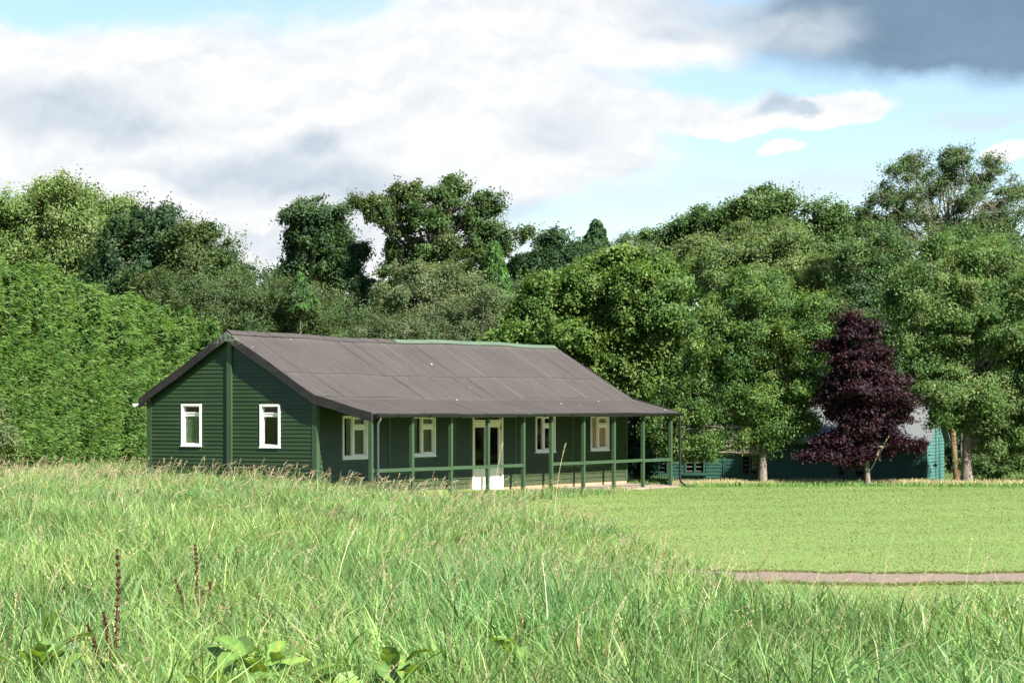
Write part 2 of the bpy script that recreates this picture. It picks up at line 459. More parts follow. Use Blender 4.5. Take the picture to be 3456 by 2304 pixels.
mb = MB(); mb.box(-0.005, 0.012, 0.15, 8.12, 0.06, 0.198); mb.box(-0.005, 0.012, 10.0, L, 0.06, 0.198); mb.build('plinth', M['plinth'], hut)

# corner boards, centre post and battens
def trim(name, *boxes):
    m_ = MB()
    for b in boxes: m_.box(*b)
    return m_.build(name, M['green_trim'], hut)
trim('corner_board', (-0.13, 0.032, -0.034, 0.0, 0.1, EAVE_R - 0.02), (0.0, 0.032, 0.001, 0.11, 0.1, EAVE_R - .06))
trim('corner_board', (-W - 0.02, -W + 0.14, -0.034, 0.0, 0.1, EAVE_L - 0.02))
trim('corner_board', (0.0, 0.034, L - 0.11, L + 0.02, 0.19, 2.75))
trim('centre_post', (-HW - 0.085, -HW + 0.085, -0.075, 0.0, 0.1, APEX - 0.1))
for yy in (3.6, 7.15, 10.7, 14.3): trim('batten', (0.0, 0.036, yy - 0.045, yy + 0.045, 0.195, 2.72))

def frame_ring(mb, place, s0, s1, z0, z1, w, o0, o1, wl=None, wb=None, wt=None):
    wl = w if wl is None else wl; wb = w if wb is None else wb; wt = w if wt is None else wt
    def bx(a, b, c, d): mb.hexa([place(a, o0, c), place(b, o0, c), place(b, o1, c), place(a, o1, c), place(a, o0, d), place(b, o0, d), place(b, o1, d), place(a, o1, d)])
    bx(s0, s0 + wl, z0, z1); bx(s1 - w, s1, z0, z1); bx(s0 + wl, s1 - w, z0, z0 + wb); bx(s0 + wl, s1 - w, z1 - wt, z1)
def pbox(mb, place, a, b, c, d, o0, o1):
    mb.hexa([place(a, o0, c), place(b, o0, c), place(b, o1, c), place(a, o1, c), place(a, o0, d), place(b, o0, d), place(b, o1, d), place(a, o1, d)])

def pane(parent, place, a, b, c, d, o, name='pane', mat='glass', th=0.006):
    p = MB(); pbox(p, place, a, b, c, d, o - th, o); return p.build(name, M[mat], parent)

def gable_window(h, board):
    s0, s1, z0, z1 = h
    m_ = MB()
    frame_ring(m_, PG, s0, s1, z0, z1, 0.055, -0.10, 0.040, 0.06, 0.055, 0.055)        # outer casing, proud of the boards
    a, b, c, d = s0 + 0.06, s1 - 0.055, z0 + 0.055, z1 - 0.055
    zt = d - 0.235
    pbox(m_, PG, a, b, zt - 0.05, zt + 0.03, -0.085, -0.035)                           # transom
    frame_ring(m_, PG, a, b, zt + 0.03, d, 0.028, -0.08, -0.02)                        # top vent sash
    frame_ring(m_, PG, a, b, c, zt - 0.05, 0.018, -0.085, -0.05)
    pbox(m_, PG, s0 - 0.015, s1 + 0.015, z0 - 0.03, z0 - 0.001, -0.02, 0.055)          # sill
    w = m_.build('window', M['white'], hut)
    pane(w, PG, a + .028, b - .028, zt + .058, d - .028, -0.05)
    pane(w, PG, a + .018, b - .018, c + .018, zt - .068, -0.065)
    if board: pane(w, PG, a + .018, b - .018, c + .018, zt - .068, -0.074, 'backing_board', 'green_board')
gable_window(GW[0], True); gable_window(GW[1], False)

def side_window(h, board):
    s0, s1, z0, z1 = h
    m_ = MB()
    frame_ring(m_, PS, s0, s1, z0, z1, 0.055, -0.10, 0.040, None, 0.06, 0.05)
    a, b, c, d = s0 + .055, s1 - .055, z0 + .06, z1 - .05
    mu = a + (b - a) * 0.44
    pbox(m_, PS, mu - .03, mu + .03, c, d, -0.085, 0.0)                                 # mullion
    zt = d - 0.27
    pbox(m_, PS, mu + .03, b, zt - .035, zt + .035, -0.085, 0.0)                        # transom
    frame_ring(m_, PS, a, mu - .03, c, d, 0.022, -0.08, -0.03)
    frame_ring(m_, PS, mu + .03, b, zt + .035, d, 0.045, -0.08, -0.012)
    frame_ring(m_, PS, mu + .03, b, c, zt - .035, 0.05, -0.08, -0.012)
    pbox(m_, PS, s0 - .02, s1 + .02, z0 - .035, z0 - .001, -0.02, 0.06)
    w = m_.build('window', M['white'], hut)
    P = [(a + .022, mu - .052, c + .022, d - .022), (mu + .075, b - .045, zt + .08, d - .045), (mu + .08, b - .05, c + .05, zt - .085)]
    for q in P:
        pane(w, PS, *q, -0.055)
        if board: pane(w, PS, *q, -0.064, 'backing_board', 'hardboard')
    if board: w['label'] = 'verandah window boarded up inside with brown hardboard'
for i, h in enumerate(SW): side_window(h, i == 3)

# double door
s0, s1, z0, z1 = DOOR
m_ = MB()
frame_ring(m_, PS, s0, s1, z0, z1, 0.075, -0.10, 0.042, None, 0.001, 0.06)
pbox(m_, PS, s0 + .075, s1 - .075, 2.20, 2.27, -0.10, 0.035)
df = m_.build('door_frame', M['cream'], hut)
pane(df, PS, s0 + .075, s1 - .075, 2.27, 2.36, -0.05)
mid = (s0 + s1) / 2
for a, b, hs in ((s0 + .079, mid - .004, -1), (mid + .004, s1 - .079, 1)):
    m_ = MB()
    frame_ring(m_, PS, a, b, 0.12, 2.195, 0.11, -0.06, -0.012, None, 0.74, 0.16)
    pbox(m_, PS, a + .11, b - .11, 0.28, 0.74, -0.012, -0.004)
    dl = m_.build('door', M['cream'], hut)
    pane(dl, PS, a + .11, b - .11, 0.86, 2.035, -0.035)
    hm = MB(); hx = b - .05 if hs < 0 else a + .05
    pbox(hm, PS, hx - .015, hx + .015, 1.02, 1.2, -0.012, -0.002); hm.tube([(0.028, hx - .05, 1.12), (0.03, hx + .05, 1.12)], 0.012, 6)
    hm.build('handle', M['black'], dl)
    for hz in (0.45, 1.95):
        hm = MB(); hy = a + .012 if hs < 0 else b - .012
        pbox(hm, PS, hy - .012, hy + .012, hz, hz + .12, -0.012, 0.004); hm.build('hinge', M['bark_orange'], dl)

# slab, posts, rails
mb = MB(); mb.hexa([(0.013, -.1, -.35), (2.02, -.1, -.35), (2.02, L + .2, -.35), (0.013, L + .2, -.35), (0.013, -.1, .085), (2.02, -.1, .05), (2.02, L + .2, .05), (0.013, L + .2, .085)])
mb.build('verandah_slab', M['concrete'], hut)
PY = [0.02, 2.06, 4.09, 6.12, 8.17, 9.85, 11.87, 13.86, 15.85, 17.82]
XP = 1.80
for i, y in enumerate(PY):
    m_ = MB(); t_ = random.uniform(-.012, .012)
    m_.hexa([(XP - .05, y - .05, .03), (XP + .05, y - .05, .03), (XP + .05, y + .05, .03), (XP - .05, y + .05, .03),
             (XP - .05, y - .05 + t_, 2.40), (XP + .05, y - .05 + t_, 2.40), (XP + .05, y + .05 + t_, 2.40), (XP - .05, y + .05 + t_, 2.40)])
    m_.build('verandah_post', M['green_trim'], hut)
for i in range(9):
    if i == 4: continue
    m_ = MB(); dz = random.uniform(-.012, .012)
    a, b = PY[i] + .051, PY[i + 1] - .051
    m_.hexa([(XP - .03, a, .87), (XP + .042, a, .87), (XP + .042, b, .87 + dz), (XP - .03, b, .87 + dz), (XP - .03, a, .965), (XP + .042, a, .965), (XP + .042, b, .965 + dz), (XP - .03, b, .965 + dz)])
    m_.build('handrail', M['green_trim'], hut)
m_ = MB(); m_.box(XP - .04, XP + .04, -.05, L + .1, 2.401, 2.49); m_.build('eaves_beam', M['green_trim'], hut)

# roof: corrugated sheets in three overlapping rows, with a little sag
RY0, RY1 = -0.16, L + 0.22
def sag(y): return 0.022 * math.sin(y * 0.55 + 0.6) + 0.012 * math.sin(y * 1.7 + 2.0) - 0.02 * math.sin(math.pi * (y - RY0) / (RY1 - RY0))
XK, ZK = 0.06, EAVE_R + 0.085         # kink where the verandah roof starts
XE, ZE = 1.93, 2.475                  # verandah eave edge
XR, ZR = -HW, APEX + 0.095
def corr_row(name, xa, za, xb, zb, lift, seam, ny_s=0.0, seam_k=1.0, moss=0.0):
    pit = 0.0945; per = 6
    n = int((RY1 - RY0) / pit) * per + 1
    ys = np.linspace(RY0, RY1, n)
    tt = [0, .2, .4, .6, .8, .93, .982, 1.0]; nz = len(tt)
    ln = math.hypot(xb - xa, zb - za); nx_, nz_ = -(zb - za) / ln, (xb - xa) / ln
    if nz_ < 0: nx_, nz_ = -nx_, -nz_
    k = np.floor((ys - ny_s) / seam).astype(int)
    ph = (ys - ny_s) / seam - k
    hh = _hash(k.astype(np.int64), k.astype(np.int64) * 7 + 3, int(abs(xa * 100)) + 11)
    h2 = _hash(k.astype(np.int64) * 3 + 1, k.astype(np.int64) + 5, 77)
    tilt = (hh - .5) * 0.010 * ph + 0.010 * np.clip((ph - 0.93) / 0.05, 0, 1)       # side laps stand a little proud
    w = 0.0145 * np.sin((ys - RY0) / pit * 2 * math.pi) + tilt + lift
    sg = np.array([sag(v) for v in ys])
    rows = []; cols = []
    trough = (np.sin((ys - RY0) / pit * 2 * math.pi) < 0.2)
    for j, t in enumerate(tt):
        wob = 0.002 * np.sin(ys * 2.1 + j)
        rows.append(np.stack([xa + (xb - xa) * t + nx_ * (w + wob), ys, za + (zb - za) * t + nz_ * (w + wob) + sg * (0.4 + .6 * (za > 3))], -1))
        c = np.zeros((n, 3)); fade = np.clip(.35 + .9 * np.abs(np.sin(t * 3.0 + h2 * 6)), 0, 1)
        c[:, 0] = np.where(ph > .955, np.clip(h2 * 1.4, .15, 1) * fade * seam_k, 0)
        c[:, 2] = np.where((ph > .90) & (ph <= .94), .35 * h2 * fade * seam_k, 0)
        if t == 1.0: c[:, 1] = np.where(trough, moss, 0)
        cols.append(c)
    V = np.concatenate(rows); Cc = np.concatenate(cols)
    i = np.arange(nz - 1)[:, None] * n + np.arange(n - 1)[None]
    Q = np.stack([i, i + 1, i + n + 1, i + n], -1).reshape(-1, 4)
    if xb > xa: Q = Q[:, ::-1]
    Vb = V.copy(); Vb[:, 2] -= 0.006; Vb[:, 0] -= nx_ * 0.002
    V2 = np.concatenate([V, Vb]); nV = len(V)
    fr = np.arange(n - 1); last = (nz - 1) * n + fr
    E1 = np.stack([last, last + 1, last + 1 + nV, last + nV], -1); E0 = np.stack([fr, fr + nV, fr + 1 + nV, fr + 1], -1)
    Q2 = np.concatenate([Q, Q[:, ::-1] + nV, E1, E0])
    return npmesh(name, V2, Q2, M['roof'], hut, np.concatenate([Cc, Cc * 0]), True, 'Seam')
xm = XR + (XK - XR) * 0.60; zm = ZR + (ZK - ZR) * 0.60
SLP = (ZK - ZR) / (XK - XR)
corr_row('roof_sheet', XR + .02, ZR, xm + .10, zm + .10 * SLP, 0.006, 0.83, 0.0, .75, .45)
corr_row('roof_sheet', xm, zm, XK + .05, ZK + .05 * SLP + .012, 0.0, 0.83, 0.37, .75, .95)
corr_row('verandah_roof_sheet', XK - .06, ZK + .012, XE, ZE, -0.012, 0.83, 0.11, .45, 0)
corr_row('rear_roof_sheet', XR - .02, ZR, -W - 0.20, EAVE_L - 0.02, 0.0, 0.83)

# ridge caps
def ridge_piece(name, y0, y1, mat, dz, wide=0.17):
    pts = []
    n_ = max(2, int((y1 - y0) / 0.3))
    sl = (APEX - EAVE_R) / HW
    prof = [(-wide, -wide * sl), (-wide * .35, -wide * .22 * sl), (0, 0.012), (wide * .35, -wide * .22 * sl), (wide, -wide * sl)]
    m_ = MB(); vs = []; fs = []
    for i in range(n_ + 1):
        y = y0 + (y1 - y0) * i / n_
        lift = dz + 0.018 * (1 - i / n_) + sag(y)
        for px_, pz in prof: vs.append((XR + px_, y, ZR + 0.05 + pz + lift))
        for px_, pz in prof: vs.append((XR + px_ * 0.98, y, ZR + 0.032 + pz + lift))
    for i in range(n_):
        a, b = i * 10, (i + 1) * 10
        for k in range(4):
            fs.append((a + k, a + k + 1, b + k + 1, b + k)); fs.append((b + 5 + k, b + 6 + k, a + 6 + k, a + 5 + k))
        fs.append((a, b, b + 5, a + 5)); fs.append((a + 4, a + 9, b + 9, b + 4))
    e = n_ * 10
    for k in range(4):
        fs.append((k, k + 5, k + 6, k + 1)); fs.append((e + k, e + k + 1, e + k + 6, e + k + 5))
    m_.add(vs, fs); return m_.build(name, mat, hut)
y = RY0 - .02
while y < 8.2:
    ridge_piece('ridge_cap', y, min(y + 0.98, 8.3), M['roof'], random.uniform(-.006, .012)); y += 0.93
o = ridge_piece('ridge_flashing', 8.28, RY1 + .03, M['green_ridge'], 0.012, 0.15); o['label'] = 'pale green flashing along the far half of the ridge'

# bargeboards: felt wrapped boards following the roof edge
def barge(name, pts, y0, y1, hgt):
    m_ = MB(); vs = []; fs = []
    for (x, z) in pts: vs += [(x, y0, z), (x, y1, z), (x, y1, z - hgt), (x, y0, z - hgt)]
    for i in range(len(pts) - 1):
        a, b = i * 4, i * 4 + 4
        for k in range(4): fs.append((a + k, a + (k + 1) % 4, b + (k + 1) % 4, b + k))
    e = (len(pts) - 1) * 4; fs += [(3, 2, 1, 0), (e, e + 1, e + 2, e + 3)]
    m_.add(vs, fs); return m_.build(name, M['barge'], hut)
def bend(pts, n=6, amp=0.012):
    out = []
    for (x0, z0), (x1, z1) in zip(pts[:-1], pts[1:]):
        for i in range(n): t = i / n; out.append((x0 + (x1 - x0) * t, z0 + (z1 - z0) * t + amp * math.sin((x0 + (x1 - x0) * t) * 3.1)))
    out.append(pts[-1]); return out
yb0, yb1 = RY0 - .05, RY0 + 0.02
barge('bargeboard', bend([(XR, ZR + .055), (XK, ZK + .04), (XE + .04, ZE + 0.03)]), yb0, yb1, 0.25)
barge('bargeboard', bend([(XR - .002, ZR + .055), (-W - 0.19, EAVE_L + 0.035)]), yb0 - .003, yb1, 0.25)
barge('bargeboard', bend([(XR, ZR + .035), (XK, ZK + .02), (XE + .02, ZE + 0.01)]), RY1, RY1 + .06, 0.17)
m_ = MB(); m_.hexa([(XK - .9, yb0 - .01, ZK + .56 + .07), (XK - .35, yb0 - .01, ZK + .22 + .07), (XK - .28, .25, ZK + .20 + .05), (XK - .83, .25, ZK + .54 + .05),
                   (XK - .9, yb0 - .01, ZK + .56 + .10), (XK - .35, yb0 - .01, ZK + .22 + .10), (XK - .28, .25, ZK + .20 + .08), (XK - .83, .25, ZK + .54 + .08)])

# gutters and downpipes
def gutter(name, x, z, y0, y1, mat, gr=.09):
    m_ = MB(); n_ = 7; vs = []; fs = []
    ys = np.linspace(y0, y1, 20)
    for y in ys:
        dz = 0.012 * math.sin(y * 0.8)
        for r_ in (gr, gr - .007):
            for k in range(n_):
                a = math.pi + math.pi * k / (n_ - 1); vs.append((x + r_ * math.cos(a), y, z + dz + r_ * math.sin(a)))
    s_ = 2 * n_
    for i in range(len(ys) - 1):
        a, b = i * s_, (i + 1) * s_
        for k in range(n_ - 1):
            fs.append((a + k, a + k + 1, b + k + 1, b + k)); fs.append((b + n_ + k, b + n_ + k + 1, a + n_ + k + 1, a + n_ + k))
        fs.append((a, b, b + n_, a + n_)); fs.append((a + n_ - 1, a + s_ - 1, b + s_ - 1, b + n_ - 1))
    m_.add(vs, fs)
    for e, sgn in ((0, 1), (len(ys) - 1, -1)):
        a = e * s_; m_.add([vs[a + k] for k in range(n_)], [tuple(range(n_))])
    return m_.build(name, mat, hut, fix=False)
g = gutter('gutter', XE + .075, 2.447, RY0 + .12, RY1 - .02, M['black'])
yy = 1.0
while yy < 18:
    m_ = MB(); m_.tube([(XE + .075 + 0.094 * math.cos(a), yy, 2.447 + .012 * math.sin(yy * .8) + 0.094 * math.sin(a)) for a in np.linspace(math.pi, 2 * math.pi, 8)], 0.016, 5)
    m_.build('gutter_bracket', M['black'], g); yy += 1.62
g2 = gutter('gutter', -W - 0.285, EAVE_L - 0.10, RY0 - .10, RY1, M['white_pipe'], .095); g2['label'] = 'white rear gutter seen end on under the left eave'
m_ = MB(); xg = XE + .075
m_.tube([(xg, .17, 2.38), (xg, .17, 2.30), (xg - .06, .14, 2.2), (xg - .06, .14, 0.25), (xg - .02, .14, .12), (xg + .1, .14, .06)], 0.036, 8)
m_.build('downpipe', M['grey_pipe'], hut, True)['label'] = 'grey downpipe beside the near verandah post'
m_ = MB()
m_.tube([(xg, L + .03, 2.38), (xg, L + .03, 2.3), (xg, L + .03, 0.30), (xg + .03, L + .03, .18), (xg + .18, L + .12, .06), (xg + .42, L + .22, -0.01)], 0.042, 8)
dp = m_.build('downpipe', M['black'], hut, True); dp['label'] = 'black downpipe kicking out at the far corner'
for zz in (0.7, 1.6):
    m_ = MB(); m_.tube([(xg, L + .03, zz), (xg, L + .03, zz + .06)], 0.052, 8); m_.build('pipe_clip', M['black'], dp)

# ------------------------------------------------------------------ teal shed behind the trees
SH_T = R(17.8)
shed = empty('long_shed', (15.0, 92.0, -0.62), -SH_T)     # local x to the right end, y away
tag(shed, 'long low teal boarded shed with grey roof behind the three trees', 'shed')
SL = 15.0; SD = 4.6; SE = 2.10; SR = 3.28
PF = lambda s, o, z: (s, -o, z)          # long front, faces -y, s from -SL to 0
PE = lambda s, o, z: (o, s, z)           # end wall at x = 0, faces +x
def shx(px):                             # where a picture column meets the front wall
    t = (px * 3456 / 2352 - 1728) / F; c, s_ = math.cos(SH_T), -math.sin(SH_T)
    return (t * 92.0 - 15.0) / (c - t * s_)
SWN = [(shx(1512), shx(1535), 0.75, 1.40), (shx(1573), shx(1619), 0.80, 1.45), (shx(1703), shx(1742), 0.72, 1.72), (shx(1923), shx(1943), 0.70, 1.25), (shx(1962), shx(1986), 0.70, 1.25)]
mb = MB(); wall_panel(mb, PF, -SL, 0, 0, SE, SWN, -0.08, 0)
boards(mb, PF, -SL, -0.1, 0.02, SE, 0.125, [(a - .05, b + .05, c - .05, d + .05) for a, b, c, d in SWN], None, 0.026)
mb.box(-SL, -0.08, SD - .08, SD, 0, SE); mb.box(-SL, -SL + .08, .08, SD - .08, 0, SE)
mb.build('front_wall', M['teal_wall'], shed)
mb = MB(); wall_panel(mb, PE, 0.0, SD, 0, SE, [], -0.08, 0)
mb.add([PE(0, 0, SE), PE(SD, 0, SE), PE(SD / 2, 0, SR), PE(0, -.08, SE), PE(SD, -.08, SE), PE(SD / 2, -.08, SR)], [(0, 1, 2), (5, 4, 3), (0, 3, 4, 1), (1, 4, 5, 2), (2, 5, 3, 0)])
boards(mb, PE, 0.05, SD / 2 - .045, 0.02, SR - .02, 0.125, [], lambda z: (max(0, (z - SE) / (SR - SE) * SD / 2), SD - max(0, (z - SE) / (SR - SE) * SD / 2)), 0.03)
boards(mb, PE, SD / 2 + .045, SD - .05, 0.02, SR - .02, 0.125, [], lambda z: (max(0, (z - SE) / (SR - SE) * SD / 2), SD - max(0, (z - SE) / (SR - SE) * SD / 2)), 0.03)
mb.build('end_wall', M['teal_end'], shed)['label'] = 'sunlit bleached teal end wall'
mb = MB(); mb.box(0, .05, SD / 2 - .04, SD / 2 + .04, 0, SR - .05); mb.build('batten', M['green_trim'], shed)
mb = MB(); mb.box(-.12, .055, -.05, .05, 0, SE - .02); mb.build('corner_board', M['teal_wall'], shed)
for px in (1542, 1664, 1860, 2070):
    mb = MB(); s = shx(px); mb.box(s - .05, s + .05, -.05, 0, 0, SE - .05); mb.build('batten', M['teal_wall'], shed)
for (a, b, c, d) in SWN:
    m_ = MB(); frame_ring(m_, PF, a, b, c, d, .05, -.07, .035); n_ = 2 if b - a > .4 else 1
    for k in range(1, n_): pbox(m_, PF, a + (b - a) * k / n_ - .025, a + (b - a) * k / n_ + .025, c + .05, d - .05, -.06, .02)
    pbox(m_, PF, a - .06, b + .06, c - .06, c - .002, -.02, .10)
    w = m_.build('window', M['teal_wall'], shed)
    for k in range(n_):
        q = (a + (b - a) * k / n_ + .04, a + (b - a) * (k + 1) / n_ - .04)
        m2 = MB(); z = c + .07
        while z < d - .08: pbox(m2, PF, q[0], q[1], z, z + .05, -.065, -.03); z += .16
        m2.build('bar', M['grey_pipe'] if a < -9 else M['bark_dark'], w)
    pane(w, PF, a + .05, b - .05, c + .05, d - .05, -0.067)
mb = MB(); ov = 0.22; sl = (SR - SE) / (SD / 2)
for (ya, za, yb, zb) in ((-.28, SE - .28 * sl + .06, SD / 2, SR + .06), (SD / 2, SR + .06, SD + .28, SE - .28 * sl + .06)):
    mb.hexa([(-SL - .2, ya, za - .05), (ov, ya, za - .05), (ov, yb, zb - .05), (-SL - .2, yb, zb - .05), (-SL - .2, ya, za), (ov, ya, za), (ov, yb, zb), (-SL - .2, yb, zb)])
mb.build('roof', M['shed_roof'], shed)
mb = MB(); mb.box(-SL - .2, ov, SD / 2 - .1, SD / 2 + .1, SR + .055, SR + .085); mb.build('ridge_cap', M['shed_roof'], shed)
mb = MB(); mb.box(-SL - .15, ov - .05, -.33, -.275, SE - .28 * sl - .06, SE - .28 * sl + .02); mb.build('gutter', M['black'], shed)
# little bracket lamp on the end wall
mb = MB(); mb.tube([(0.03, .9, 1.25), (.2, .9, 1.3), (.22, .9, 1.2)], .018, 6); mb.box(.16, .28, .82, .98, 1.1, 1.2); mb.build('wall_bracket', M['black'], shed)

# ------------------------------------------------------------------ leaves, branches, trees
def leaf_quads(P, Nn, A, ln, wd, fold=0.25):
    """P centres, Nn normals, A long axis -> rhombic leaves with a slight fold"""
    A = unit(A - Nn * np.sum(A * Nn, 1, keepdims=True)); B = np.cross(Nn, A)
    ln = ln[:, None]; wd = wd[:, None]
    v0 = P - A * ln * .5; v2 = P + A * ln * .5 - Nn * ln * 0.12
    v1 = P + B * wd * .5 + Nn * wd * fold * .5 - A * ln * .06; v3 = P - B * wd * .5 + Nn * wd * fold * .5 - A * ln * .06
    V = np.stack([v0, v1, v2, v3], 1).reshape(-1, 3)
    Q = np.arange(len(P) * 4).reshape(-1, 4)
    return V, Q

def rdir(n):
    v = rng.normal(size=(n, 3)); return unit(v)

def tubes_mesh(name, segs, mat, parent, n=6):
    mb = MB()
    for pts, rs in segs: mb.tube(pts, rs, n)
    return mb.build(name, mat, parent, True, fix=False)

def wiggle(p, q, k, amp):
    p = np.array(p, float); q = np.array(q, float); o = []
    d = np.linalg.norm(q - p)
    for i in range(k + 1):
        t = i / k; w = math.sin(math.pi * t) * amp * d
        o.append(tuple(p + (q - p) * t + rng.normal(size=3) * w * 0.5))
    return o

FOL = np.array([1.08, 1.15, 1.16])
def palette(cols, k):
    cols = np.array(cols, float) * FOL; i = rng.integers(0, len(cols), k); return cols[i]

def tree(name, label, base, lobes, Y, n, leaf, cols, trunk=0.2, cat='tree', group=None, clump=0.55, cover=1.0, droop=0.3, open_=0.0,
         mat='leaf', bark='bark', limbs=True, twigs=3, depth=1.0, aspect=0.55, crown='crown', fork=0.35, inner=0.68, flat=0.75, sat=2, bs=1.0):
    if Y > 110 and sat == 2: sat = 1
    bx, by = base
    clump = clump * .55
    b = at(bx, 1100, Y); bz = float(ground_z(b[0], Y)) if by is None else by
    root = empty(name, (b[0], Y, bz))
    tag(root, label, cat, group)
    off = np.array([b[0], Y, bz])
    k = 3456 / 2352.0 / F
    Ls = []
    for lb in lobes:
        c = at(lb[0], lb[1], Y); dy = lb[4] if len(lb) > 4 else rng.uniform(-.5, .5) * depth * (lb[2] * k * Y)
        c[1] += dy
        r_ = np.array([lb[2] * k * Y, max(lb[2], lb[3]) * k * Y * 0.85 * depth, lb[3] * k * Y])
        Ls.append((c - off, r_ * (.90 if sat else 1.0)))
        for q in range(sat):                                               # smaller heads breaking the outline
            a_ = rng.uniform(-.35, math.pi + .35); e_ = np.array([math.cos(a_), rng.uniform(-.7, .3), math.sin(a_)])
            Ls.append((c - off + e_ * r_ * rng.uniform(.82, 1.04), r_.mean() * rng.uniform(.20, .46) * np.array([1, 1, .9])))
    area = np.array([r[0] * r[2] for _, r in Ls]); area = area / area.sum()
    Pc = []; Dc = []; Cn = []
    segs = []
    top = max(c[2] for c, r in Ls)
    cx = sum(c * a for (c, r), a in zip(Ls, area))
    # trunk
    th = max(0.6, min(top * 0.85, cx[2] * 1.1))
    tp = [(0, 0, -.15), (0, 0, .15)]
    for i in range(1, 6):
        t = i / 5; tp.append((cx[0] * t ** 3 * .7 + rng.normal() * .06 * th * .3, cx[1] * t ** 2 * .6 + rng.normal() * .04, .15 + (th - .15) * t))
    tr = [trunk * 1.35, trunk * 1.08] + [trunk * (1 - .78 * i / 5) for i in range(1, 6)]
    segs.append((tp, tr))
    def on_trunk(t):
        f = t * 5; i = int(min(4, f)); a = np.array(tp[1 + i]); c_ = np.array(tp[2 + i]); return a + (c_ - a) * (f - i)
    for (c, r), a in zip(Ls, area):
        m = max(8, int(cover * 5.0 * (r[0] * r[2] + r[0] * r[1] + r[1] * r[2]) / 3 / clump ** 2))
        nb = int(rng.integers(8, 12) / bs); nb = min(nb, 22) if r.mean() > .9 else max(4, nb // 2); rm = float(r.mean())
        bd = rdir(nb * 3); best = [bd[0]]                                   # spread the boughs over the lobe
        for q in range(nb - 1):
            sc = np.max(bd @ np.array(best).T, axis=1); best.append(bd[int(np.argmin(sc + rng.random(len(bd)) * .35))])
        bd = np.array(best); bc = bd * r * rng.uniform(.66, 1.10, nb)[:, None]; br = rm * bs * rng.uniform(.28, .50, nb)
        live = rng.random(nb) > open_; live[0] = True
        bd, bc, br = bd[live], bc[live], br[live]; nb = len(bd)
        bi = rng.integers(0, nb, int(m * live.mean()) + 3)
        d = unit(rdir(len(bi)) + bd[bi] * .55 + np.array([0, 0, .30]))
        P = c + bc[bi] + d * (br[bi] * rng.uniform(.55, 1.05, len(bi)))[:, None] * np.array([1, 1, .8])
        sp = rng.random(len(bi)) < .08
        P[sp] += unit(d[sp] + np.array([.15, 0, .5])) * (br[bi][sp] * rng.uniform(.2, .75, sp.sum()))[:, None]
        if open_ < .3:                                                      # thin fill inside
            k2 = int(m * .24); d2 = rdir(k2); P = np.concatenate([P, c + d2 * r * (rng.random(k2) ** .5 * .75)[:, None]]); d = np.concatenate([d, d2])
        Pc.append(P); Dc.append(d)
        if limbs:
            t = np.clip((c[2] - r[2] * .6) / max(th, .1), fork, .95) * rng.uniform(.75, 1.0)
            p0 = on_trunk(t); pl = wiggle(p0, c, 5, .10); r0 = trunk * (1 - .78 * t) * .62
            segs.append((pl, list(np.linspace(r0, r0 * .35, 6))))
            for j in range(nb):
                q = c + bc[j] * 1.0 + bd[j] * br[j] * .7; s_ = np.array(pl[rng.integers(2, 6)])
                tw = wiggle(s_, q, 4, .13); segs.append((tw, list(np.linspace(r0 * .32, max(.010, r0 * .08), 5))))
            for j in rng.choice(len(P), min(len(P), twigs), replace=False):
                bj = rng.integers(0, nb); s_ = c + bc[bj] * .8; tw = wiggle(s_, s_ + (P[j] - s_) * min(1.0, 1.6 * rm / max(.01, np.linalg.norm(P[j] - s_))), 3, .15)
                segs.append((tw, list(np.linspace(max(.014, r0 * .14), .008, 4))))
    Pc = np.concatenate(Pc); Dc = np.concatenate(Dc); m = len(Pc)
    per = np.maximum(3, rng.poisson(n * 2.2 / m * rng.uniform(.4, 1.8, m)))
    idx = np.repeat(np.arange(m), per); N = len(idx)
    cr = clump * rng.uniform(.55, 1.6, m)
    # every clump is a loose dome of leaves
    ax = unit(Dc + np.array([.25, 0, .25]) + rdir(m) * .6)            # each clump is a ragged spray along its own axis
    d = unit(rdir(N) + Dc[idx] * .25)
    g = np.clip(rng.normal(size=(N, 3)) * .60, -1.25, 1.25); g = g + ax[idx] * (g[:, :1] * .9)
    P = Pc[idx] + g * cr[idx][:, None] * np.array([1, 1, flat])
    Nn = unit(d * .20 + Dc[idx] * .75 + np.array([.10, -.10, .25]) + rdir(N) * .72)
    A = unit(ax[idx] * .5 + np.array([0, 0, -droop]) + rdir(N) * .8)
    ln = leaf * (.56 if Y > 100 else .66) * rng.uniform(.6, 1.3, N); wd = ln * aspect * rng.uniform(.8, 1.2, N)
    V, Q = leaf_quads(P, Nn, A, ln, wd)
    cc = palette(cols, m) * rng.uniform(.85, 1.15, (m, 1))
    C = cc[idx] * .80 + palette(cols, N) * .20; C = C * rng.uniform(.88, 1.12, (N, 1))
    npmesh(crown, V, Q, M[mat], root, np.repeat(C, 4, 0))
    tubes_mesh('trunk', segs, M[bark], root, 7)
    return root

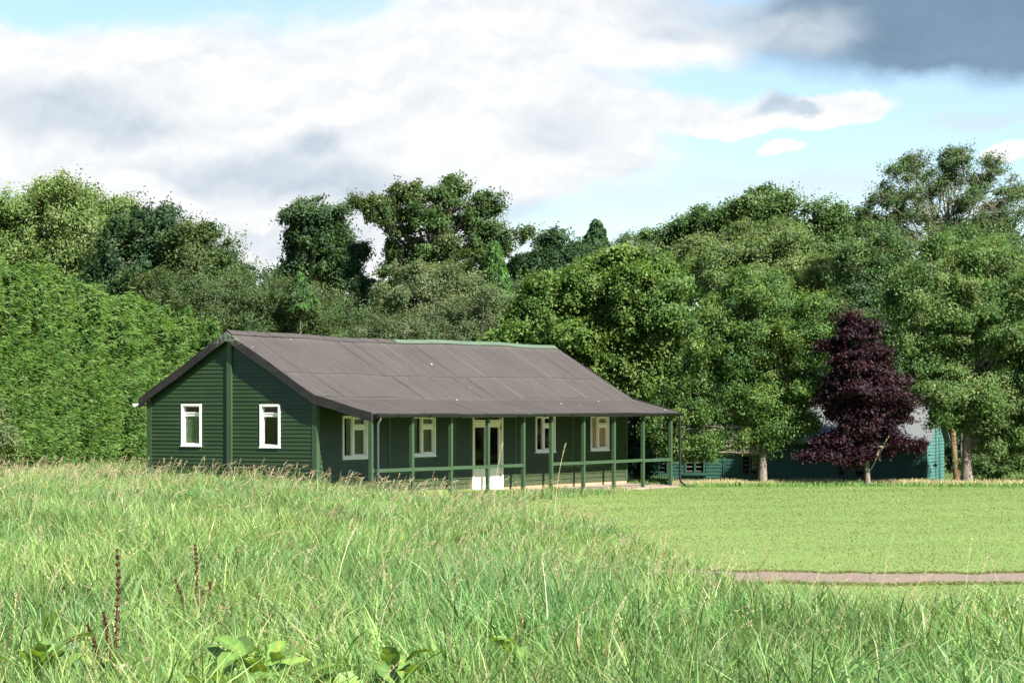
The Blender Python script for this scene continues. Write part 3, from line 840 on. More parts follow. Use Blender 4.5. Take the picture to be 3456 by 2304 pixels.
G = lambda r, g, b: (r, g, b)
OLIVE = [(0.068, 0.098, 0.030), (0.054, 0.092, 0.028), (0.084, 0.096, 0.036), (0.042, 0.076, 0.026)]
LIGHT = [(0.13, 0.18, 0.052), (0.10, 0.155, 0.045), (0.18, 0.21, 0.085), (0.09, 0.135, 0.038)]
DARK = [(0.032, 0.064, 0.030), (0.042, 0.076, 0.030), (0.025, 0.053, 0.027), (0.05, 0.082, 0.03)]
MID = [(0.065, 0.112, 0.036), (0.08, 0.128, 0.04), (0.052, 0.098, 0.034), (0.115, 0.15, 0.055)]
BRIGHT = [(0.078, 0.145, 0.036), (0.10, 0.165, 0.042), (0.06, 0.122, 0.034), (0.135, 0.18, 0.06)]
YELL = [(0.105, 0.16, 0.038), (0.15, 0.20, 0.045), (0.08, 0.145, 0.038), (0.065, 0.125, 0.036), (0.06, 0.125, 0.04)]
PALE = [(0.125, 0.148, 0.07), (0.10, 0.134, 0.06), (0.15, 0.158, 0.082), (0.07, 0.105, 0.044)]
GREYG = [(0.078, 0.108, 0.048), (0.068, 0.102, 0.044), (0.092, 0.106, 0.05), (0.055, 0.088, 0.036)]
PURP = [(0.0155, 0.0058, 0.010), (0.022, 0.0072, 0.0125), (0.0115, 0.0052, 0.009), (0.034, 0.012, 0.014)]

# --- left, behind the hedge
tree('ash_tree', 'pale green ash tree with the tallest crown at the left edge, above the hedge', (90, None),
     [(110, 500, 85, 75), (60, 560, 90, 70), (150, 560, 70, 60), (20, 520, 55, 75), (125, 455, 55, 38), (60, 640, 100, 60), (-60, 580, 80, 90), (150, 640, 70, 60)],
     137, 34000, .30, LIGHT, .33, clump=.95, droop=.4)
tree('ash_tree', 'yellowish green ash crown rising behind the dark round oak at left', (240, None),
     [(225, 520, 60, 62), (255, 500, 35, 40), (200, 590, 55, 55), (255, 560, 40, 50), (190, 480, 30, 28)], 140, 16000, .30, LIGHT, .26, clump=.8)
tree('oak_tree', 'blackish green round oak between the yellow ash and the olive oak', (310, None),
     [(330, 560, 75, 65), (285, 600, 85, 70), (350, 520, 48, 30), (300, 670, 90, 55), (390, 590, 45, 60), (240, 660, 60, 50)], 135, 26000, .28, DARK, .34, clump=.8, aspect=.7)
tree('oak_tree', 'olive brown tinted oak whose slope runs down to the gap of sky', (470, None),
     [(440, 590, 60, 60), (490, 600, 60, 55), (400, 650, 65, 60), (530, 630, 46, 45), (470, 660, 80, 55), (440, 545, 38, 28), (345, 690, 55, 60)], 133, 24000, .26, OLIVE, .30, clump=.75, aspect=.7)
tree('willow_tree', 'broad brownish green willow thicket above the brown end of the ridge', (600, None),
     [(540, 710, 90, 70), (470, 720, 70, 80), (640, 720, 90, 65), (730, 730, 80, 55), (600, 680, 60, 40), (690, 690, 60, 45), (560, 770, 120, 50), (720, 770, 120, 45), (420, 690, 55, 70), (420, 760, 70, 60)],
     129, 46000, .22, OLIVE + GREYG[:2], .2, clump=.6, aspect=.45)
tree('oak_tree', 'leaning dark oak with ragged crown left of the sky gap beside the big oak', (745, None),
     [(720, 500, 55, 40), (735, 545, 62, 45), (690, 530, 40, 40), (770, 515, 26, 42), (750, 590, 55, 42), (800, 590, 35, 30), (690, 580, 35, 25), (712, 625, 62, 48), (650, 640, 40, 35), (770, 640, 42, 45)],
     141, 26000, .27, DARK + MID[:2], .33, clump=.6, aspect=.7, open_=.15)
tree('ivy_clad_tree', 'narrow column of dark ivy on a trunk beside the sky gap', (822, None),
     [(822, 590, 17, 32), (820, 640, 16, 36), (828, 690, 22, 40), (835, 655, 14, 18)], 134, 5200, .24, DARK[:3], .2, clump=.4, aspect=.8)
tree('oak_tree', 'tallest open oak with spreading limbs against the clouds, above the ridge', (965, None),
     [(935, 455, 50, 38), (1000, 470, 62, 40), (870, 480, 48, 30), (1060, 470, 55, 40), (1110, 500, 48, 42), (900, 530, 55, 45), (985, 540, 70, 55), (1070, 550, 62, 50),
      (1150, 550, 42, 34), (1195, 545, 24, 18), (940, 590, 60, 40), (1020, 620, 70, 50), (1120, 590, 50, 34), (930, 430, 22, 20), (1040, 432, 26, 22), (838, 470, 20, 16), (895, 625, 30, 24)],
     132, 30000, .25, OLIVE + MID[:1], .46, clump=.5, aspect=.7, open_=.30, twigs=16, bark='bark_dark', cover=.75, bs=.52)
tree('sallow_tree', 'pale beige green rounded sallow below the tallest oak', (985, None),
     [(985, 660, 75, 50), (930, 690, 58, 60), (1045, 680, 60, 55), (985, 720, 95, 60), (900, 730, 45, 50), (1065, 720, 45, 50), (980, 625, 50, 25)], 112, 34000, .20, PALE, .22, clump=.5, aspect=.5)
tree('birch_tree', 'grey green bushy birch just over the pale green ridge flashing', (1090, None),
     [(1040, 750, 85, 50), (1120, 740, 75, 50), (1180, 730, 50, 55), (960, 770, 60, 40), (860, 770, 70, 40), (1000, 780, 120, 30), (1100, 780, 110, 35)], 104, 30000, .16, GREYG + PALE[:1], .15, clump=.5, aspect=.5)
def conifer(name, label, bx, topy, boty, halfw, Y, n, cols, cat='conifer', spray=.42, group=None, col_mix=1.0):
    b = at(bx, boty, Y); t = at(bx, topy, Y); H = t[2] - float(ground_z(b[0], Y)); k = 3456 / 2352 / F
    root = empty(name, (b[0], Y, float(ground_z(b[0], Y)))); tag(root, label, cat, group)
    hb = b[2] - root.location.z; R0 = halfw * k * Y
    m = n // 7
    tt = rng.random(m) ** 0.75                                  # 0 top .. 1 bottom
    tier = np.round(tt * 16) / 16 + rng.normal(size=m) * .018; tier = np.clip(tier, .01, 1.05)
    ang = rng.random(m) * 2 * math.pi
    lob = 1 + .22 * np.sin(ang * 3 + tier * 20) + .12 * np.sin(ang * 5 - tier * 31)
    rad = R0 * tier ** .85 * lob * rng.uniform(.55, 1.08, m)
    z = H - (H - hb) * tier - rad * .25
    P = np.stack([np.cos(ang) * rad, np.sin(ang) * rad, z], 1)
    O = np.stack([np.cos(ang), np.sin(ang), np.full(m, -.55)], 1)
    idx = np.repeat(np.arange(m), 7); N = len(idx)
    A = unit(O[idx] + rdir(N) * .5); Pp = P[idx] + A * spray * .35 + rdir(N) * spray * .25
    Nn = unit(np.array([0, 0, .8]) + O[idx] * .5 + rdir(N) * .5)
    ln = spray * rng.uniform(.6, 1.2, N); V, Q = leaf_quads(Pp, Nn, A, ln, ln * .3)
    cc = palette(cols, m); C = cc[idx] * rng.uniform(.75, 1.25, (N, 1))
    npmesh('crown', V, Q, M['leaf'], root, np.repeat(C, 4, 0))
    tubes_mesh('trunk', [([(0, 0, -.1), (0, 0, H * .5), (0, 0, H * .985)], [R0 * .12 + .05, R0 * .07 + .03, .012])], M['bark_dark'], root)
    return root
CON = [(0.065, 0.14, 0.03), (0.085, 0.165, 0.035), (0.05, 0.11, 0.028)]
COND = [(0.035, 0.075, 0.028), (0.05, 0.09, 0.03), (0.028, 0.06, 0.026)]
conifer('cypress_tree', 'bright green pointed cypress at the right of the pale sallow', 1136, 558, 700, 36, 114, 12000, CON + COND[:1], spray=.36)
conifer('cypress_tree', 'dark pointed cypress top on the skyline right of the tallest oak', 1370, 508, 640, 46, 138, 10000, COND, spray=.45)
conifer('cypress_tree', 'small bright green cypress tip below the leaning dark oak', 690, 628, 700, 30, 127, 3600, COND[:2] + CON[:1], spray=.34)
# --- centre right
tree('oak_tree', 'dark lumpy oak left of the skyline cypress', (1300, None),
     [(1290, 580, 48, 38), (1335, 590, 36, 34), (1245, 590, 22, 18), (1205, 640, 40, 35), (1290, 640, 62, 45), (1270, 560, 20, 16), (1200, 612, 16, 14)], 134, 16000, .26, DARK, .3, clump=.6, aspect=.7, open_=.25)
tree('birch_tree', 'olive scrubby birch filling the dip beneath the skyline cypress', (1420, None),
     [(1390, 620, 55, 45), (1440, 590, 45, 32), (1480, 600, 40, 40), (1340, 650, 60, 40), (1200, 680, 45, 50), (1250, 670, 55, 40), (1480, 650, 60, 50)], 126, 20000, .2, GREYG, .2, clump=.55)
tree('ash_tree', 'airy green ash with feathery top right of the scrubby birch', (1560, None),
     [(1530, 555, 45, 42), (1575, 560, 50, 45), (1610, 530, 42, 38), (1500, 580, 30, 45), (1640, 510, 22, 18), (1560, 620, 85, 55), (1615, 560, 40, 50)], 128, 20000, .27, MID, .28, clump=.65, open_=.22)
tree('oak_tree', 'tall mid green oak forming the right skyline hump beside the sparse ash', (1800, None),
     [(1760, 490, 55, 45), (1830, 520, 60, 45), (1710, 510, 45, 40), (1795, 468, 36, 26), (1880, 540, 55, 40), (1920, 520, 34, 32), (1740, 570, 85, 60), (1850, 590, 80, 60), (1720, 474, 20, 16), (1930, 570, 40, 50)],
     126, 34000, .26, MID + OLIVE[:1], .38, clump=.65, aspect=.65, open_=.18)
tree('ash_tree', 'silvery windblown ash in front of the skyline oak hump', (1740, None),
     [(1700, 590, 75, 60), (1780, 590, 75, 60), (1640, 640, 75, 60), (1740, 650, 90, 70), (1830, 640, 70, 60), (1880, 690, 60, 70), (1600, 600, 45, 45), (1900, 630, 45, 50)],
     108, 46000, .24, LIGHT + PALE[:2], .28, clump=.55, aspect=.36)
tree('ash_tree', 'sparse tall ash with bare twiggy top at the right edge', (2150, None),
     [(2070, 440, 55, 48), (2135, 400, 58, 48), (2215, 410, 60, 50), (2300, 430, 55, 48), (2030, 480, 50, 42), (2150, 480, 85, 55), (2250, 490, 75, 55), (2335, 500, 60, 60), (1995, 510, 36, 28), (2190, 372, 34, 26), (2110, 375, 30, 22), (2090, 540, 80, 45), (2270, 400, 40, 30), (2200, 545, 90, 45), (2330, 555, 60, 50), (2020, 545, 45, 36)],
     104, 24000, .20, MID + GREYG, .17, clump=.42, aspect=.4, open_=.36, twigs=40, bark='bark', cover=.55, bs=.44)
tree('ash_tree', 'shadowy green ash standing behind the purple maple', (2010, None),
     [(2000, 580, 65, 55), (2060, 610, 60, 60), (1960, 640, 60, 65), (2030, 690, 80, 75), (1950, 730, 60, 70), (2060, 760, 60, 80), (1920, 800, 50, 80), (2330, 600, 55, 60), (2250, 570, 60, 45), (1980, 830, 80, 90)],
     101, 42000, .22, MID + DARK[:1], .3, clump=.55, aspect=.45)
tree('sycamore_tree', 'bright green bushy sycamore rising right behind the hut roof', (1390, None),
     [(1400, 640, 75, 48), (1480, 640, 70, 48), (1290, 690, 85, 60), (1380, 720, 100, 75), (1490, 720, 85, 75), (1240, 740, 60, 55), (1300, 800, 90, 70), (1420, 820, 100, 80), (1520, 790, 55, 70), (1490, 860, 75, 60), (1200, 790, 60, 45), (1440, 900, 60, 45), (1240, 690, 40, 40)],
     97, 100000, .19, [(0.075, 0.128, 0.026), (0.095, 0.15, 0.03), (0.055, 0.105, 0.026), (0.12, 0.16, 0.04)], .26, sat=3, clump=.55, aspect=.7)
tree('rowan_tree', 'round green tree with yellowing lower leaves on a straight trunk left of the purple maple', (1752, None),
     [(1720, 720, 85, 75), (1790, 730, 75, 80), (1650, 790, 75, 85), (1740, 820, 110, 95), (1830, 830, 55, 90), (1650, 890, 80, 75), (1760, 920, 95, 70), (1830, 920, 55, 60), (1680, 985, 48, 32), (1815, 985, 48, 34), (1615, 975, 45, 42), (1735, 1020, 42, 26), (1765, 960, 40, 26), (1600, 850, 40, 60), (1580, 1015, 42, 28), (1530, 985, 36, 34), (1560, 940, 45, 40), (1600, 1040, 40, 20), (1560, 1035, 28, 20), (1660, 1030, 34, 18), (1610, 930, 40, 34)],
     86.5, 120000, .155, [tuple(np.array(q) * .9) for q in YELL], .155, sat=3, clump=.40, aspect=.42, droop=.55, fork=.30)
tree('purple_maple', 'dark purple maple with tapering crown before the teal shed', (1993, None),
     [(1962, 768, 42, 38), (1945, 808, 50, 36), (2000, 828, 48, 34), (1955, 855, 64, 36), (2025, 872, 48, 32), (1928, 895, 46, 32), (1985, 905, 70, 36), (2055, 915, 40, 28), (1915, 925, 34, 26), (2040, 945, 40, 26), (1935, 945, 44, 26), (2000, 955, 60, 28), (2060, 965, 26, 22), (1955, 990, 40, 18), (2030, 1000, 44, 20), (1905, 1020, 42, 17), (1960, 1030, 44, 17), (2060, 1022, 34, 17), (1890, 1045, 34, 12), (1975, 1050, 40, 12), (1962, 735, 18, 20)],
     85.4, 40000, .165, PURP, .095, clump=.36, aspect=.55, mat='purple_leaf', flat=.5, droop=.4, fork=.22, bark='bark', open_=.20, cover=.95, sat=1, bs=.85)
tree('ash_tree', 'large windblown ash with pale leaf undersides right of the purple maple', (2222, None),
     [(2200, 590, 70, 55), (2280, 640, 75, 65), (2150, 660, 75, 65), (2220, 710, 100, 80), (2320, 740, 70, 85), (2130, 760, 70, 75), (2180, 820, 95, 75), (2290, 840, 85, 80), (2130, 870, 55, 50), (2220, 920, 95, 65), (2330, 930, 65, 70), (2172, 955, 32, 28), (2290, 1000, 80, 45), (2380, 850, 60, 100), (2390, 980, 60, 60), (2350, 1025, 50, 25), (2080, 690, 30, 45)],
     87.5, 130000, .175, [tuple(np.array(q) * .92) for q in BRIGHT] + LIGHT[1:3] + MID[:1], .20, sat=3, clump=.42, aspect=.36, droop=.5, fork=.28)

# woodland that closes the gaps far behind
def woodland():
    xs = np.arange(-60, 2460, 34.0); Pc = []; Dc = []
    for x in xs:
        top = np.interp(x, [-60, 200, 480, 560, 620, 800, 1200, 1500, 1900, 2400], [600, 640, 680, 690, 690, 690, 660, 630, 590, 560]) + rng.normal() * 14
        for yy in np.arange(top, 1010, 34):
            Y = 150 + rng.uniform(-5, 5); c = at(x + rng.normal() * 8, yy + rng.normal() * 8, Y)
            m = 5; d = rdir(m); d[:, 1] = -abs(d[:, 1]); Pc.append(c + d * 1.0); Dc.append(d)
    Pc = np.concatenate(Pc); Dc = np.concatenate(Dc); m = len(Pc)
    idx = np.repeat(np.arange(m), 20); N = len(idx)
    d = unit(rdir(N) + Dc[idx] * .5); P = Pc[idx] + d * rng.uniform(.2, 1.1, (N, 1))
    Nn = unit(d + np.array([0, -.2, .4]) + rdir(N) * .7); ln = .42 * rng.uniform(.7, 1.3, N)
    V, Q = leaf_quads(P, Nn, unit(rdir(N) + np.array([0, 0, -.3])), ln, ln * .65)
    C = (palette(OLIVE + DARK, m)[idx]) * rng.uniform(.8, 1.2, (N, 1))
    tag(npmesh('woodland', V, Q, M['leaf'], None, np.repeat(C, 4, 0)), 'far mixed woodland closing the gaps behind the nearer trees', 'woodland', kind='stuff')
woodland()

# hedge of tall conifers running away on the left
def hedge():
    p0 = np.array([-18.6, 74.0]); p1 = np.array([-14.2, 118.0]); ln_ = np.linalg.norm(p1 - p0); dr = (p1 - p0) / ln_; nr = np.array([dr[1], -dr[0]])
    root = empty('conifer_hedge', (p0[0], p0[1], .3)); tag(root, 'tall bright green conifer hedge running back beside the hut gable', 'hedge')
    off = np.array([p0[0], p0[1], .3])
    ts = np.concatenate([np.arange(-2.0, ln_, 1.9), np.arange(-1.2, ln_, 1.9) + 1000]); P = []; O = []; Lp = []; segs = []
    for t in ts:
        back = t > 900; t = t - 1000 * back; c = p0 + dr * (t + rng.uniform(-.2, .2)) + nr * (rng.uniform(-.2, .25) - (1.5 if back else 0)); H = 6.6 + rng.uniform(-.55, .5) + .2 * back - .9 * max(0, t / ln_) ** 2; r0 = .92 + rng.uniform(-.15, .25) + .25 * back
        m = 430
        z = rng.random(m) ** .9 * H; prof = np.where(z < H * .55, 1.0, np.clip(1 - (z - H * .55) / (H * .45), 0, 1) ** .8)
        a = rng.random(m) * 2 * math.pi; r = r0 * prof * rng.uniform(.62, 1.0, m) * (1 + .22 * np.sin(a * 4 + t * 2 + .25 * np.sin(z * 1.7)))
        P.append(np.stack([c[0] + np.cos(a) * r, c[1] + np.sin(a) * r, z], 1)); O.append(np.stack([np.cos(a), np.sin(a), np.full(m, 1.5)], 1)); Lp.append(rng.uniform(.45, 1.05, m))
        for q in range(7):
            e = c + rng.normal(size=2) * .55; hh = H - .1 - abs(rng.normal()) * .6 + (q == 0) * .35
            segs.append(([tuple(np.array([e[0], e[1], hh - .7]) - off), tuple(np.array([e[0] + rng.normal() * .05, e[1], hh + .12]) - off), tuple(np.array([e[0] + .14 + rng.normal() * .08, e[1], hh + .45]) - off)], [.022, .014, .006]))
            m2 = 40; zz = hh - .7 + rng.random(m2) * 1.1; rr = .26 * (hh + .48 - zz); aa = rng.random(m2) * 6.28
            P.append(np.stack([e[0] + np.cos(aa) * rr * .5, e[1] + np.sin(aa) * rr * .5, zz], 1)); O.append(np.stack([np.cos(aa), np.sin(aa), np.full(m2, .9)], 1)); Lp.append(np.full(m2, .46))
        segs.append(([(c[0] - off[0], c[1] - off[1], -.4), (c[0] - off[0], c[1] - off[1], H * .95)], [.12, .02]))
    P = np.concatenate(P); O = np.concatenate(O); Lp = np.concatenate(Lp); m = len(P)
    P[:, 2] += ground_z(P[:, 0], P[:, 1])
    k = 20; idx = np.repeat(np.arange(m), k); N = len(idx)
    ax = unit(O + np.array([.28, .05, .05]) + rdir(m) * .30)          # feathery plumes, tips blown to the right
    u = rng.random(N); cur = np.array([.34, 0, -.06])
    wdt = .20 * np.sin(math.pi * (u * .85 + .12)) * Lp[idx]
    Pp = P[idx] + ax[idx] * (u * Lp[idx])[:, None] + cur * ((u ** 2) * Lp[idx] * .6)[:, None] + rdir(N) * wdt[:, None]
    A = unit(ax[idx] + cur * u[:, None] * .8 + rdir(N) * .33)
    Nn = unit(np.array([0, -.25, .65]) + O[idx] * .6 + rdir(N) * .6)
    ln = .20 * rng.uniform(.6, 1.35, N); V, Q = leaf_quads(Pp - off, Nn, A, ln, ln * .24)
    cols = [(0.062, 0.140, 0.032), (0.078, 0.158, 0.038), (0.048, 0.116, 0.030), (0.11, 0.18, 0.054)]
    cols = [tuple(np.array(q) * np.array([.86, .83, .86])) for q in cols]
    cc = palette(cols, m); C = (cc[idx] + np.array([.044, .048, .014]) * (u ** 2)[:, None]) * rng.uniform(.75, 1.25, (N, 1))
    npmesh('foliage', V, Q, M['leaf'], root, np.repeat(C, 4, 0))
    tubes_mesh('leader_shoots', segs, M['bark_orange'], root, 5)
hedge()

tree('bramble_bush', 'small yellowing bramble bush at the foot of the hedge, left edge', (8, None), [(5, 985, 26, 40), (-15, 960, 30, 45), (25, 1030, 22, 28), (0, 1035, 30, 25)], 72, 4200, .12, PALE + YELL[:2], .03, cat='bush', clump=.25, crown='foliage', limbs=True)
tree('elder_bush', 'dark leafy bush low under the windblown ash, right edge', (2330, None), [(2290, 1060, 55, 28), (2350, 1045, 50, 35), (2400, 1050, 50, 40), (2240, 1075, 30, 16)], 93, 9000, .14, MID + DARK[:1], .04, cat='bush', clump=.3, crown='foliage')
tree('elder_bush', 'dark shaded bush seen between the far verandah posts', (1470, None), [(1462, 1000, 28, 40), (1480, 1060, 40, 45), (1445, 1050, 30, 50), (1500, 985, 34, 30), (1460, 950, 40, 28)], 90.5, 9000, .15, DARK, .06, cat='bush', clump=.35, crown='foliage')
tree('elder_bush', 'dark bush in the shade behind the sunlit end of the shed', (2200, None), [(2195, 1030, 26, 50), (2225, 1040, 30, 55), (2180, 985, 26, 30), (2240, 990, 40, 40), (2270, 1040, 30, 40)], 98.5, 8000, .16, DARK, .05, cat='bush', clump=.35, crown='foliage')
# dead leaning trunk by the shed end
def stump():
    b = at(2196, 1100, 94.5); r_ = empty('dead_trunk', (b[0], 94.5, float(ground_z(b[0], 94.5)))); tag(r_, 'split orange brown dead trunk beside the lit end of the shed', 'tree trunk')
    tubes_mesh('trunk', [([(0, 0, -.2), (.02, 0, .6), (-.05, 0, 1.3), (-.12, .05, 2.6)], [.17, .13, .11, .08])], M['bark_orange'], r_, 9)
    tubes_mesh('limb', [([(.22, .1, -.1), (.3, .1, .8), (.22, .15, 1.6), (.3, .2, 3.0)], [.10, .07, .06, .04])], M['bark_dark'], r_, 7)
stump()

# ------------------------------------------------------------------ grass
def blades(P, ang, h, lean, leandir, w, col, name, label, mat, levels=4, curl=1.0, twist=None):
    """tapered bent strips, one per row of P"""
    N = len(P); k = levels
    t = np.linspace(0, 1, k)[None, :]                     # (1,k)
    side = np.stack([np.cos(ang), np.sin(ang), np.zeros(N)], 1)
    ld = np.stack([np.cos(leandir), np.sin(leandir)], 1)
    hz = h[:, None] * (t - (lean[:, None] * .38 * t ** 2.2) * curl)
    out = h[:, None] * lean[:, None] * t ** 1.8
    cx = P[:, 0:1] + ld[:, 0:1] * out; cy = P[:, 1:2] + ld[:, 1:2] * out; cz = P[:, 2:3] + hz
    wt = w[:, None] * np.interp(t, [0, .45, .8, 1], [.75, 1, .6, .06]) * .5
    Lf = np.stack([cx - side[:, 0:1] * wt, cy - side[:, 1:2] * wt, cz], -1)
    Rt = np.stack([cx + side[:, 0:1] * wt, cy + side[:, 1:2] * wt, cz], -1)
    V = np.stack([Lf, Rt], 2).reshape(-1, 3)              # N*k*2
    b = (np.arange(N) * k * 2)[:, None] + (np.arange(k - 1) * 2)[None]
    Q = np.stack([b, b + 1, b + 3, b + 2], -1).reshape(-1, 4)
    o = npmesh(name, V, Q, M[mat], None, np.repeat(col, k * 2, 0))
    return tag(o, label, 'grass', kind='stuff')

def scatter(n, y0, y1, p, pad=4.2):
    """points inside the view wedge; density ~ Y**-p per square metre"""
    u = rng.random(n * 2); q = 2 - p
    a, b = y0 ** q, y1 ** q
    Y = (a + (b - a) * u) ** (1 / q)
    X = (rng.random(n * 2) * 2 - 1) * (Y * .2019 + pad)
    return X[:n], Y[:n]

DOCKS = [(264, 1540, 14.6, .22), (95, 1530, 14.2, .34), (120, 1440, 16.5, .24), (600, 1545, 14.0, .50), (500, 1570, 13.4, .34), (925, 1550, 13.9, .42), (1195, 1500, 15.2, .22), (452, 1400, 19.0, .2)]
GR = np.array([(0.142, 0.245, 0.070), (0.178, 0.285, 0.084), (0.115, 0.215, 0.074), (0.225, 0.31, 0.122), (0.070, 0.148, 0.046), (0.150, 0.265, 0.070), (0.095, 0.19, 0.058)])
def meadow():
    n = 640000
    x, y = scatter(n, 8.5, 92, 0.95)
    sd = lawn_sd(x, y)
    edge = 1.7 * (fbm(x * 1.3, y * .9, 21, 4) - .55) + np.where(rng.random(n) < .05, rng.random(n) * .5, 0)
    ok = (sd < edge) & ~in_hut(x, y, .04) & ~((x > 5) & (y > 80)) & ~on_path(x, y, -.1)
    x, y, sd = x[ok], y[ok], sd[ok]; N = len(x)
    big = fbm(x * .33 + 5, y * .33, 31); sm = fbm(x * 1.4, y * 1.4, 41)
    h = .18 + .36 * big + .60 * (sm - .45)
    h = np.clip(h, .12, .75) * np.interp(-sd, [-.4, 0, 1.2, 4], [.4, .7, .9, 1.0])
    strip = (y > 69) & (x > -4.2) & (np.abs(sd) < 8)
    h = np.where(strip, h * np.interp(x, [-4.2, -1, 1.5, 4], [.85, .75, .8, .6]), h)
    nearr = sstep(1.0, 5.0, x) * (1 - sstep(26, 32, y)) * sstep(18, 24, y)
    h = h * (1 - .35 * nearr)
    h *= rng.uniform(.55, 1.25, N)
    for (px, py, Yd, rr) in DOCKS:                                          # the broad dock leaves smother the grass round them
        cx = at(px, py, Yd)[0]; q = ((x - cx) / rr) ** 2 + ((y - Yd + .55) / (rr + .75)) ** 2
        h = np.where(q < 1, h * (.46 + .4 * q), h)
    P = np.stack([x, y, ground_z(x, y) - .02], 1)
    w = np.interp(y, [8, 15, 30, 70], [.0085, .0085, .0095, .0135]) * rng.uniform(.5, 1.6, N) * np.where(rng.random(N) < .12, 1.7, 1)
    ld = 6.28 * fbm(x * .6, y * .6, 51) * 1.2 + rng.normal(size=N) * 1.3
    ld = np.where(rng.random(N) < .35, rng.random(N) * 6.28, ld)
    flatp = sstep(.60, .72, fbm(x * .8 + 90, y * .5, 97, 3)); lean = np.clip(np.abs(rng.normal(size=N)) * .5 + .3 * sm + .7 * flatp, .05, 1.3)
    patch = fbm(x * .5 + 70, y * .22, 61)
    c = GR[rng.integers(0, len(GR), N)]
    c = c * (1 + (patch[:, None] - .5) * np.array([.75, .40, .2]))
    pt2 = fbm(x * 1.1 + 13, y * .8, 67); c = c * (1 + (pt2[:, None] - .5) * .9)
    dry = rng.random(N) < (.06 + .08 * np.clip(patch - .5, 0, 1) * 2 + .10 * sstep(50, 66, y))
    c[dry] = np.array([(.33, .28, .15)]) * rng.uniform(.7, 1.2, (dry.sum(), 1))
    c = c * (rng.uniform(.62, 1.35, (N, 1)))
    blades(P, rng.random(N) * 3.14159, h, lean, ld, w, c, 'long_grass', 'long unmown meadow grass in front of the hut', 'grass', 4)
meadow()

def tussocks():
    spots = []
    for (px, py, Y, nb, hh) in ((1425, 1290, 31, 130, .62), (1390, 1300, 29, 90, .5), (1150, 1330, 30, 70, .45), (180, 1390, 17, 120, .42), (560, 1330, 21, 70, .4), (1480, 1310, 27, 60, .45), (2180, 1400, 22, 70, .45), (2330, 1440, 19, 90, .42), (1700, 1370, 23, 60, .45), (820, 1420, 18, 60, .42), (1050, 1400, 18, 60, .45), (1280, 1400, 18.5, 80, .5), (640, 1210, 38, 60, .5), (380, 1180, 45, 60, .5), (1880, 1430, 20, 60, .45)):
        c = at(px, py, Y); spots.append((c[0], Y, nb, hh))
    X = []; Yv = []; H = []; LD = []
    for (x, y, nb, hh) in spots:
        a = rng.random(nb) * 6.28; r = np.abs(rng.normal(size=nb)) * .13
        X.append(x + np.cos(a) * r); Yv.append(y + np.sin(a) * r); H.append(hh * rng.uniform(.6, 1.3, nb)); LD.append(a * .5 + rng.normal(size=nb) * .5)
    x = np.concatenate(X); y = np.concatenate(Yv); h = np.concatenate(H); ld = np.concatenate(LD); N = len(x)
    P = np.stack([x, y, ground_z(x, y) - .02], 1)
    c = np.array([(0.085, 0.15, 0.055)]) * rng.uniform(.75, 1.5, (N, 1))
    blades(P, rng.random(N) * 3.14, h, rng.uniform(.1, .6, N), ld, rng.uniform(.007, .012, N), c, 'tussock_grass', 'darker upright tussocks standing over the meadow grass', 'grass', 5)
tussocks()

